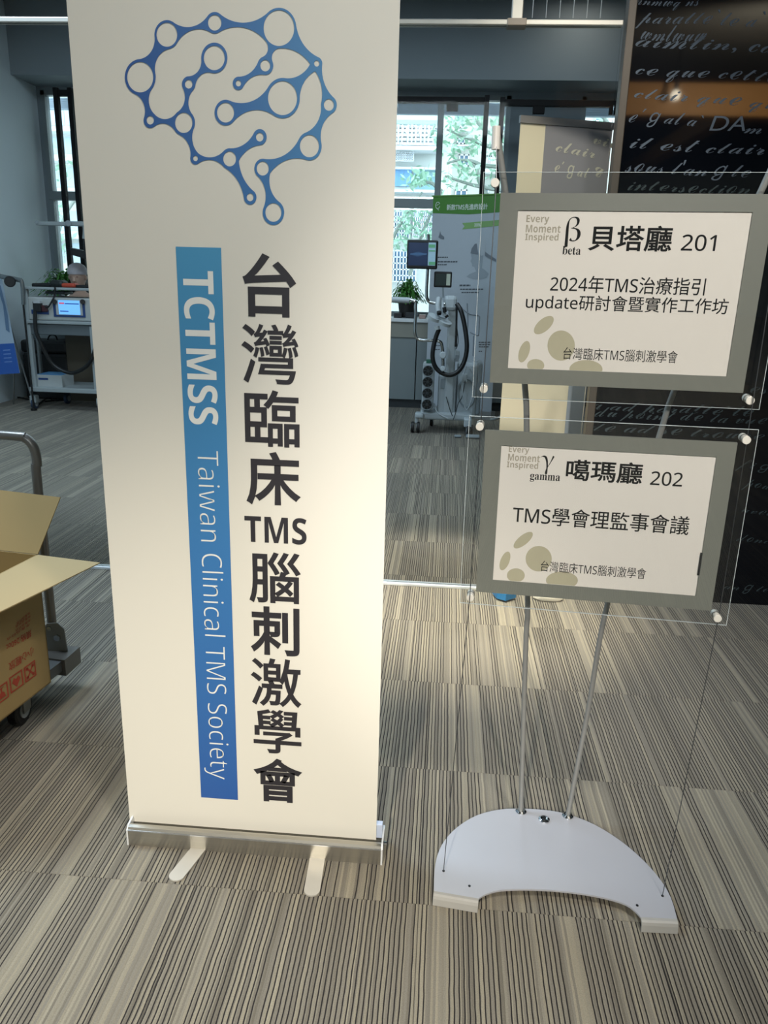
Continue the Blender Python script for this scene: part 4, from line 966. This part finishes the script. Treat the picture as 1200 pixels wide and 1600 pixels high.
for j in range(ny_-1):
    for i in range(nx_-1):
        cs_ = [(i, j), (i+1, j), (i+1, j+1), (i, j+1)]; vals = [tot[y, x] for x, y in cs_]
        if min(vals) > 0: continue
        poly = []
        for k in range(4):
            (xa, ya), (xb, yb) = cs_[k], cs_[(k+1) % 4]; va, vb = vals[k], vals[(k+1) % 4]
            if va <= 0: poly.append(vert((xa, ya), gx[xa], gy[ya]))
            if (va <= 0) != (vb <= 0):
                t = va/(va-vb); key = ('e', min((xa, ya), (xb, yb)), max((xa, ya), (xb, yb)))
                poly.append(vert(key, gx[xa]+(gx[xb]-gx[xa])*t, gy[ya]+(gy[yb]-gy[ya])*t))
        if len(poly) >= 3: lm.f.append(tuple(poly))
lx0, lx1 = bxz(195, 120)[0], bxz(525, 180)[0]
lm.build('brain_logo', gradmat('logo_blue_ink', [(lx0, '2a5596'), (lx0+(lx1-lx0)*.5, '3369a6'), (lx1, '3f82b4')], 0, .4), bb)
# housing
hx0 = onZ(199, 1320).x; hx1 = onZ(597, 1352).x; hf0 = 1.527
hd = onY(200, 1293, hf0).z
prof = [(hf0, 0), (hf0, hd*.8), (hf0+.004, hd*.97), (hf0+.012, hd), (hf0+.016, hd), (hf0+.016, hd-.006), (hf0+.02, hd-.022), (YBN+.012, hd-.024), (YBN+.016, hd+.004), (YBN+.03, hd+.006), (YBN+.042, hd*.6), (YBN+.04, 0)]
MB().prism([(hx0+.004, y, z) for y, z in prof], (hx1-hx0-.008, 0, 0)).build('base_housing', mat('satin_aluminium', 'b2afa6', .28, metal=.85, var=.06, scale=3, stretch=(.6, 60, 60)), bb)
MB().box((hx0+.005, hf0+.017, hd-.02), (hx1-.005, YBN+.011, hd-.012)).build('slot_shade_strip', mat('slot_shade', '45433a', .6), bb)  # dark strip standing in for the shade inside the slot
MB().box((hx0+.004, hf0-.0012, hd*.80), (hx1-.004, hf0+.003, hd*.86)).build('housing_rib', ALU, bb)
for x in (hx0, hx1-.004):
    e_ = MB().prism([(x, y, z) for y, z in [(hf0-.001, 0), (hf0-.001, hd*.85), (hf0+.01, hd+.001), (YBN+.03, hd+.008), (YBN+.044, hd*.6), (YBN+.042, 0)]], (.004, 0, 0)).build('end_cap', ALW, bb)
MB().box((hx1-.022, YBN+.004, hd-.01), (hx1-.004, YBN+.02, hd+.028), .002).build('end_bracket', mat('pale_blue_plastic', 'b9c4d8', .4), bb)
MB().cyl((hx1, YBN-.01, hd*.75), (hx1+.008, YBN-.01, hd*.75), .005, 12).build('end_screw', CHR, bb)
def foot(root, tip, wd, name='foot'):
    r_ = Vector(root); t_ = Vector(tip); d = (t_-r_).normalized(); s_ = Vector((-d.y, d.x, 0))*wd/2; c_ = t_-d*wd/2
    P = [r_-s_, r_+s_]+[c_+s_*math.cos(a)+d*(wd/2)*math.sin(a) for a in np.linspace(0, math.pi, 13)]
    P = [(p.x, p.y, .001) for p in P]
    return MB().prism(P, (0, 0, .0035)).build(name, mat('silver_painted_foot', 'c2bfb6', .4, metal=.3), bb)
f1a, f1b = onZ(306, 1330), onZ(270, 1378); f2a, f2b = onZ(494, 1348), onZ(486, 1402)
foot((f1a.x+.012, 1.56, 0), (f1b.x, f1b.y, 0), .036); foot((f2a.x, 1.56, 0), (f2b.x, f2b.y, 0), .036)

# ================================================================== SIGN STAND
sd = thing('sign_stand', 'silver sign stand with crescent base plate, two bent poles and taut wires', 'stand', (.3, 1.6, 0))
SIL = mat('silver_powder_coat', 'b9bac0', .38, metal=.25, var=.04, scale=6)
ZP = .026
def bp_(px, py, z=ZP): p = onZ(px, py, z); return Vector((p.x, p.y, 0))
# outline of the plate from measured edge points (plate top)
OUT = [(678, 1392), (679, 1360), (684, 1335), (695, 1313), (715, 1292), (745, 1274), (780, 1265), (815, 1263.5), (855, 1266), (890, 1273), (930, 1289), (970, 1314), (1003, 1342), (1030, 1372), (1048, 1402), (1058, 1436)]
INN = [(1001, 1431), (992, 1424), (980, 1412), (955, 1403), (920, 1396), (880, 1391), (840, 1389), (800, 1390), (775, 1393), (762, 1400), (752, 1409), (745, 1401)]
outp = [q for q in smooth_path([bp_(*p) for p in OUT], 3)]
innp = [bp_(*p) for p in ((1001, 1433), (993, 1424), (978, 1413), (950, 1404), (915, 1397), (875, 1392), (835, 1389.5), (800, 1389.5), (775, 1392), (757, 1398), (748, 1404))]
bm = bmesh.new(); vb = [bm.verts.new((p.x, p.y, ZP)) for p in outp+smooth_path(innp, 3)]
f_ = bm.faces.new(vb); bmesh.ops.triangulate(bm, faces=[f_]); g_ = bmesh.ops.extrude_face_region(bm, geom=bm.faces[:])
for v in [e for e in g_['geom'] if isinstance(e, bmesh.types.BMVert)]: v.co.z -= .004
me = bpy.data.meshes.new('base_plate'); bmesh.ops.recalc_face_normals(bm, faces=bm.faces[:]); bm.to_mesh(me); bm.free(); me.materials.append(SIL)
link('base_plate', me, sd)
def lip(pa, pb):
    a_ = bp_(*pa); b_ = bp_(*pb); d = (b_-a_); n = Vector((d.y, -d.x, 0)).normalized()
    if n.y > 0: n = -n
    pr_ = [(0, ZP), (.006, ZP-.001), (.010, ZP-.004), (.0125, ZP-.010), (.015, .001), (.011, .001), (.010, ZP-.012), (.007, ZP-.006), (0, ZP-.004)]
    MB().prism([a_+n*u+Vector((0, 0, z)) for u, z in pr_], d).build('front_lip', mat('cream_worn_lip', '9f9e99', .5, metal=0., var=.08), sd)
lip((678, 1392), (748, 1404)); lip((1001, 1433), (1058, 1436))
# rear foot keeps the plate off the carpet
MB().box((.24, 1.70, 0), (.36, 1.73, ZP-.004), .002).build('rear_foot', BP, sd)
# poles
cx_ = .3235
PZ = [0, .25, .5, .75, 1.0, 1.25, 1.5, 1.6]
pl0 = bp_(814, 1268); pr0 = bp_(887, 1275)
def yz(z): return 1.765-.225*(z/1.6)**2
xl_m = {}
def pole_pts(meas, z_end):
    out = []
    for (px, py) in meas:
        # fixed point of the ray with y = yz(z)
        Y = 1.7
        for _ in range(20): p = onY(px, py, Y); Y = yz(p.z)
        out.append(p)
    return out
ml = pole_pts([(821.5, 1010), (824.5, 940), (823, 674), (820, 601), (805, 420), (789, 298), (776, 205)], 1.6)
L0 = Vector((pl0.x, pl0.y, ZP))
left = [L0]+ml
GP = mat('grey_pole_paint', '8b8c89', .4, metal=.4)
MB().tube(smooth_path(left, 6), .0062, 12).build('pole', GP, sd, smooth=True)
R0_ = Vector((pr0.x, pr0.y, ZP)); cxl = (L0.x+R0_.x)/2
mr_ = pole_pts([(919, 1110), (950, 940), (1030, 682), (1053, 612)], 1.6)
right = [R0_]+mr_
# carry on to the top, mirroring the left pole's bow
for q in ml[4:]:
    d = (L0.x-q.x); right.append(Vector((cx_*2-q.x-.0, q.y, q.z)))
MB().tube(smooth_path(right, 6), .0062, 12).build('pole', GP, sd, smooth=True)
for p in (L0, R0_): MB().lathe([(.014, 0), (.014, .002), (.010, .006), (.008, .006)], (p.x, p.y, ZP), 20).build('pole_collar', CHR, sd, smooth=True)
bc = bp_(850, 1281); MB().lathe([(.014, 0), (.014, .003), (.009, .006), (.006, .004)], (bc.x, bc.y, ZP), 20).build('centre_bolt', CHR, sd, smooth=True)
MB().lathe([(.004, .004), (.004, .0065)], (bc.x, bc.y, ZP), 12).build('bolt_socket', BP, sd)
topL = ml[-1]; topR = right[-1]
for p, s_ in ((topL, 1), (topR, -1)):
    MB().tube([p+Vector((-.001*s_, 0, .008)), p+Vector((0, 0, -.03))], .0075, 14).build('pole_cap', mat('white_pole_cap', 'c9c5bd', .4), sd)
kL = bp_(693, 1361); kR = bp_(1035, 1400)
YSG = 1.53
mids = [Vector((.0765, YSG, 1.12))]
MB().tube([Vector((kL.x, kL.y, ZP)), Vector((.0755, YSG, .69)), Vector((.0765, YSG, 1.49)), topL+Vector((0, -.004, -.01))], .0009, 6).build('tension_wire', mat('steel_wire', '55585a', .3, metal=.8), sd)
MB().tube([Vector((kR.x, kR.y, ZP)), Vector((.573, YSG-.03, .69)), Vector((.571, YSG-.03, 1.49)), topR+Vector((0, -.004, -.01))], .0009, 6).build('tension_wire', mat('steel_wire', '55585a'), sd)
for p in (kL, kR, bp_(733.5, 1384.5), bp_(995.5, 1415)): MB().lathe([(.003, 0), (.003, .0012)], (p.x, p.y, ZP), 10).build('wire_hole', BP, sd)

# ================================================================== HALL SIGNS
ACR = glassmat('clear_acrylic', (.975, .985, .985), 1.49, 1.25)
EDGE = mat('acrylic_polished_edge', 'b9c3c4', .2)
SGR = mat('grey_sign_frame', '77786f', .45, var=.03, scale=5)
PAP = mat('cream_paper', 'e6ded4', .5, var=.01, scale=8, coat=.0)
TAN = mat('tan_ink', 'a89f8c', .6); DOT = mat('khaki_dot_ink', 'b5ad92', .6); BK = mat('black_ink', '0b0a0a', .7, spec=.2)
KNB = mat('white_knob', 'c8c5bb', .4, metal=.2)
def sign(label, C0, yaw, tilt, roll, specs, dots, edge_px, mark=None):
    ca, sa_ = math.cos(yaw), math.sin(yaw)
    M_ = Matrix.Rotation(yaw, 4, 'Z') @ Matrix.Rotation(tilt, 4, 'X') @ Matrix.Rotation(roll, 4, 'Y')
    ux = (M_ @ Vector((1, 0, 0, 0))).to_3d(); uz = (M_ @ Vector((0, 0, 1, 0))).to_3d(); n = (M_ @ Vector((0, -1, 0, 0))).to_3d(); C0 = Vector(C0)
    t = thing('hall_sign', label, 'sign', C0, 'acrylic hall signs on the wire stand')
    def Q(u, v, off=0.): return C0+ux*u+uz*v+n*off
    def rect(u0, v0, u1, v1, off): return [Q(u0, v0, off), Q(u1, v0, off), Q(u1, v1, off), Q(u0, v1, off)]
    W, Hh = .405, .287
    fw, fh = .236, .173
    ax0, ax1, az0, az1 = edge_px
    MB().ring(rect(-fw, -fh, fw, fh, 0), rect(-W/2, -Hh/2, W/2, Hh/2, 0), n*.0015).build('grey_border', SGR, t)
    MB().prism(rect(-W/2-.004, -Hh/2-.004, W/2+.004, Hh/2+.004, -.0025), n*.0008).build('paper', PAP, t)
    MB().prism(rect(ax0, az0, ax1, az1, .0025), n*.003).build('acrylic_sheet', ACR, t)
    e_ = .0006
    MB().ring(rect(ax0-e_, az0-e_, ax1+e_, az1+e_, .0027), rect(ax0+e_*.2, az0+e_*.2, ax1-e_*.2, az1-e_*.2, .0027), n*.0026).build('sheet_edge', EDGE, t)
    MB().prism(rect(-fw, -fh, fw, fh, -.0045), n*.0015).build('backing_panel', SGR, t)
    off = -.0015
    def loc(px, py): p = onP(px, py, Q(0, 0, off), n)-C0; return p.dot(ux), p.dot(uz)
    for (s, xa, xb, yc, h, bold, m_, nm, slope) in specs:
        u0, _ = loc(xa, yc-(xb-xa)/2*slope); u1, _ = loc(xb, yc+(xb-xa)/2*slope); _, v1 = loc((xa+xb)/2, yc-h/2); _, v0 = loc((xa+xb)/2, yc+h/2)
        mb_ = MB(); place_text(mb_, sansb(s) if nm == 'slogan_lettering' else sansr(s), Q(0, 0, off+.0002), ux, uz, u0, u1, v0, v1, bold); mb_.build(nm, m_, t)
    dm = MB()
    for (cx, cy, ra, rb, ang) in dots:
        P = []
        for a in np.linspace(0, 2*math.pi, 29)[:-1]:
            dx, dy = ra*math.cos(a), rb*math.sin(a); c_, s_ = math.cos(ang), math.sin(ang)
            u, v = loc(cx+dx*c_-dy*s_, cy+dx*s_+dy*c_); P.append(Q(max(u, -W/2), max(v, -Hh/2), off-.0001))
        dm.add(P, [tuple(range(len(P)))])
    dm.build('dot_pattern', DOT, t)
    # stand-offs at the four corners
    for (u, v) in ((-.2465, -.018+az1), (.2465, -.018+az1), (-.2465, az0+.018), (.2465, az0+.018)):
        m_ = MB(); a_ = Q(u, v, -.012); b_ = Q(u, v, .018); m_.tube([a_, a_+n*.0295, b_], [.0078, .0078, .0072], 20); k_o = m_.build('standoff_knob', KNB, t, smooth=True)
        MB().tube([Q(u, v, .0005), Q(u, v, .002)], .0084, 20).build('knob_groove', mat('dark_groove', '4b4b48', .5), k_o)
    if mark: 
        a_ = loc(*mark[0]); b_ = loc(*mark[1]); MB().prism(rect(W/2-.003, b_[1], W/2+.001, a_[1], .0002), n*.0018).build('black_tab', BP, t)
    return t
UPS = [('Every', 822.4, 858.1, 343.6, 15, 0, TAN, 'slogan_lettering', .005), ('Moment', 821.6, 876, 357.5, 12, 0, TAN, 'slogan_lettering', .005), ('Inspired', 820.5, 872.6, 371.8, 14.5, 0, TAN, 'slogan_lettering', .005),
       ('\U0001D6C3', 883.7, 907.5, 363, 49, -.008, BK, 'greek_letter', 0), (mbold('beta'), 878.8, 907.5, 391.3, 13.4, 0, BK, 'greek_name_lettering', .005),
       ('貝塔廳', 920.2, 1050.5, 372.5, 41, .016, BK, 'hall_name_lettering', .01), ('201', 1065, 1118.7, 379.4, 25.7, .006, BK, 'hall_number', .01),
       ('2024年TMS治療指引', 860, 1102.3, 445.7, 27, .005, BK, 'event_lettering', .01), ('update研討會暨實作工作坊', 821.6, 1138, 477, 28.5, .005, BK, 'event_lettering', .012),
       ('台灣臨床TMS腦刺激學會', 880, 1059, 555, 19, 0, BK, 'society_lettering', .015)]
D_U = [(849.7, 508, 19, 9.5, -.72), (876.8, 540, 21.5, 23.7, 0), (819, 549.5, 17.5, 8, -1.25), (837, 571, 13.5, 10, 0), (915.5, 577, 26, 14.5, 0)]
LOS = [('Every', 795, 827, 703.8, 12.5, 0, TAN, 'slogan_lettering', .04), ('Moment', 793.7, 843.7, 715.5, 11, 0, TAN, 'slogan_lettering', .04), ('Inspired', 792, 840.8, 728, 13, 0, TAN, 'slogan_lettering', .04),
       ('\U0001D6C4', 843.7, 865.4, 726.7, 30, -.008, BK, 'greek_letter', 0), (mbold('gamma'), 828, 875, 747.8, 12.5, 0, BK, 'greek_name_lettering', .04),
       ('噶瑪廳', 884.6, 1004.2, 737, 34, .016, BK, 'hall_name_lettering', .05), ('202', 1016.7, 1066.7, 748.3, 22, .006, BK, 'hall_number', .05),
       ('TMS學會理監事會議', 801.3, 1077, 812.5, 29, .006, BK, 'event_lettering', .065), ('台灣臨床TMS腦刺激學會', 845, 1009.6, 890.4, 16.8, 0, BK, 'society_lettering', .065)]
D_L = [(817.5, 844, 18.5, 7.5, -.68), (841.7, 873, 20.5, 20, 0), (789, 876.5, 15.5, 7, -1.2), (806, 899, 14, 11, 0), (878, 907, 25, 14, 0)]
sign('upper acrylic hall sign with grey border, 貝塔廳 201, on the wire stand', (.3231, 1.5349, 1.304), -.0861, .0527, -.0058, UPS, D_U, (-.268, .268, -.202, .207))
sign('lower acrylic hall sign with grey border, 噶瑪廳 202, on the wire stand', (.3224, 1.5254, .8676), -.0879, .0228, -.006, LOS, D_L, (-.268, .268, -.2, .2), ((1095, 863), (1090, 898)))

# ================================================================== HAND TRUCK AND CARTON
ht = thing('platform_trolley', 'platform hand truck with bent grey tube handle under the open carton', 'trolley', (-1.5, 2.0, 0))
TUB = mat('grey_tube_paint', '77746f', .35, metal=.5, var=.04)
fo = onZ(84, 1000, .17)
hA = Vector((fo.x, fo.y, .13)); hb1 = onY(58, 752, fo.y+.03); hb2 = onY(57, 712, fo.y+.035); hb3 = onY(43, 688, fo.y+.035); hb4 = onY(20, 681, fo.y+.035)
le = Vector((hb4.x-.62, hb4.y+.05, hb4.z))
MB().tube(smooth_path([hA, hb1, onY(58, 728, fo.y+.033), onY(55.5, 708, fo.y+.035), onY(49, 693, fo.y+.035), onY(38, 684, fo.y+.035), hb4, Vector((hb4.x-.3, hb4.y+.02, hb4.z+.002)), le, Vector((le.x-.05, le.y, le.z-.06)), Vector((le.x-.06, le.y-.03, .13))], 6), .0145, 14).build('handle', TUB, ht, smooth=True)
dz = .135
dk = [Vector((fo.x+.07, fo.y+.015, 0)), Vector((fo.x-.62, fo.y+.06, 0)), Vector((fo.x-.72, fo.y-.8, 0)), Vector((fo.x-.05, fo.y-.86, 0))]
MB().prism([p+Vector((0, 0, dz-.035)) for p in dk], (0, 0, .035)).build('deck', mat('deck_grey', '6e7070', .5, metal=.3), ht)
MB().prism([p.lerp(dk[2], -.0)+Vector((0, 0, dz-.05)) for p in (dk[0]+Vector((.005, .005, 0)), dk[0]+Vector((.0, -.09, 0)), dk[0]+Vector((-.09, -.08, 0)), dk[0]+Vector((-.08, .01, 0)))], (0, 0, .056)).build('corner_cap', TUB, ht)
kb = fo+Vector((.012, -.018, 0))
MB().prism([Vector((kb.x-.03, kb.y, dz)), Vector((kb.x+.04, kb.y, dz)), Vector((kb.x+.035, kb.y, dz+.085)), Vector((kb.x+.015, kb.y, dz+.105)), Vector((kb.x-.02, kb.y, dz+.1)), Vector((kb.x-.035, kb.y, dz+.07))], (0, .004, 0)).build('hinge_bracket', mat('bracket_grey', '8f908d', .35, metal=.6), ht)
MB().cyl((kb.x+.012, kb.y-.008, dz+.055), (kb.x+.012, kb.y, dz+.055), .011, 6).cyl((kb.x-.012, kb.y-.006, dz+.085), (kb.x-.012, kb.y, dz+.085), .007, 12).build('hinge_bolt', CHR, ht)
wq = onZ(38, 1133)
for (x, y) in ((wq.x-.015, wq.y+.01), (wq.x-.5, wq.y+.05), (wq.x-.08, wq.y-.62), (wq.x-.55, wq.y-.6)):
    w_o = caster_obj(ht, x, y, .05, .032, BP, mat('caster_grey', 'a3a9ab'))
    MB().box((x-.026, y-.02, .045), (x-.021, y+.02, .1)).box((x+.021, y-.02, .045), (x+.026, y+.02, .1)).build('caster_fork', mat('bracket_grey', '8f908d'), ht)
# carton
CB = mat('brown_cardboard', 'a18858', .8, var=.05, scale=6); CBI = mat('carton_inner_board', 'a39262', .8, var=.05, scale=6); CBL = mat('light_flap_board', 'b7a074', .8, var=.04, scale=5)
bt = thing('open_carton', 'open brown cardboard carton with red print on the platform hand truck', 'box', (-1.3, 1.85, dz))
zb_o = dz+.002
c0 = onZ(80, 1066, zb_o); c0 = Vector((c0.x, c0.y, 0)); ang = math.radians(8); dy_ = Vector((-math.sin(ang), -math.cos(ang), 0)); dx_ = Vector((-math.cos(ang), math.sin(ang), 0))
zt_ = onY(61, 867, c0.y).z
LB, WB = .46, .40
c1 = c0+dy_*LB; c2 = c1+dx_*WB; c3 = c0+dx_*WB
def wallp(a_, b_, n_, nm): MB().prism([a_+UZ*zb_o, b_+UZ*zb_o, b_+UZ*zt_, a_+UZ*zt_], n_*.004).build(nm, CB, bt)
wallp(c0, c1, dx_, 'side_panel'); wallp(c1, c2, -dy_, 'side_panel'); wallp(c2, c3, -dx_, 'side_panel'); wallp(c3, c0, dy_, 'side_panel')
MB().prism([c0+UZ*zb_o, c1+UZ*zb_o, c2+UZ*zb_o, c3+UZ*zb_o], (0, 0, .004)).build('bottom_panel', CB, bt)
def flap(pts, th, nm, m_): 
    pts = [Vector(p) for p in pts]; n_ = (pts[1]-pts[0]).cross(pts[2]-pts[0]).normalized(); return MB().prism(pts, n_*th).build(nm, m_, bt)
T0 = c0+UZ*zt_; T1 = c1+UZ*zt_; T2 = c2+UZ*zt_; T3 = c3+UZ*zt_
F1 = onZ(156, 879, zt_-.01); F2 = onZ(28.7, 957, zt_-.035)
dF = (F2-F1); dF = dF.normalized()*LB; F3 = T1+(F1-T0)+((dF-(T1-T0))-UZ*(dF-(T1-T0)).z)
flap([T0, F1, F3, T1], .003, 'flap', CBL)
G1 = onY(95, 777.5, c0.y+.10); G2 = G1+(T3-T0)
flap([T0+Vector((0, .002, 0)), G1, G2+Vector((.0, .0, .01)), T3], .003, 'flap', CB)
flap([T3, T3+dx_*.15+UZ*-.04, T2+dx_*.15+UZ*-.04, T2], .003, 'flap', CBL)
flap([T1, T1+dy_*.15+UZ*-.06, T2+dy_*.15+UZ*-.06, T2], .003, 'flap', CBL)
# red print on the side facing right, printed upside down
RED = mat('red_carton_print', 'a33f2b', .7, var=.15, scale=30)
fn = -dx_
def onB(px, py, off=.0012): return onP(px, py, c0+fn*off, fn)
bu_ = dy_*-1   # pointing away from viewer
def btext(mb, s, p_left, p_right, h, flip=True, bold=.01):
    A = onB(*p_left); Bq = onB(*p_right); u = (Bq-A); L_ = u.length; u.normalize(); v = u.cross(fn); v = v if v.z > 0 else -v
    if flip: A, u, v = Bq, -u, -v; A = A
    place_text(mb, s, A, u, v, 0, L_, -h/2, h/2, bold)
def bt_(*a, **k): rp = MB(); btext(rp, *a, **k); rp.build('red_lettering', RED, bt)
bt_('規格:260cc', (10, 1013), (49, 989), .022)
bt_('小心輕放', (14, 1043), (53, 1016), .026)
for k, (p, q) in enumerate((((24, 980), (48, 962)), ((24, 986), (48, 968)), ((10, 1000), (47, 975)), ((26, 975), (47, 957)))): bt_('本產品符合', p, q, .008, bold=0)
def icon(px0, py0, px1, py1, kind):
    ic = MB(); A = onB(px0, py0); Bq = onB(px1, py1); u = (Bq-A).normalized(); u.z = 0; u.normalize(); L_ = (Bq-A).dot(u); v = UZ; c_ = (A+Bq)/2; hf_ = .024; hw_ = L_/2
    R_ = lambda a, b, o=0.: c_+u*a*hw_+v*b*hf_+fn*o
    ic.ring([R_(-.95, -1), R_(.95, -1), R_(.95, 1), R_(-.95, 1)], [R_(-.78, -.84), R_(.78, -.84), R_(.78, .84), R_(-.78, .84)], fn*.0004)
    if kind == 0:
        for s_ in (-1, 1): ic.prism([R_(-.6, -.6*s_), R_(-.4, -.7*s_), R_(.6, .55*s_), R_(.4, .65*s_)], fn*.0004)
        for (a, b) in ((.5, .55), (-.5, .55), (.5, -.55), (-.5, -.55)): ic.prism([R_(a-.2, b-.16), R_(a+.2, b-.16), R_(a+.2, b+.16), R_(a-.2, b+.16)], fn*.0004)
    elif kind == 1:
        ic.prism([R_(-.6, .1), R_(0, -.7), R_(.6, .1), R_(.3, .6), R_(0, .25), R_(-.3, .6)], fn*.0004)
    else:
        ic.prism([R_(-.55, -.6), R_(.55, -.6), R_(.35, 0), R_(.1, .15), R_(.1, .5), R_(.4, .65), R_(-.4, .65), R_(-.1, .5), R_(-.1, .15), R_(-.35, 0)], fn*.0004)
    ic.build('warning_symbol', RED, bt)
icon(38, 1056, 56, 1042, 0); icon(15, 1073, 36, 1056, 1); icon(-8, 1092, 13, 1075, 2)
print('tiles', nt_)
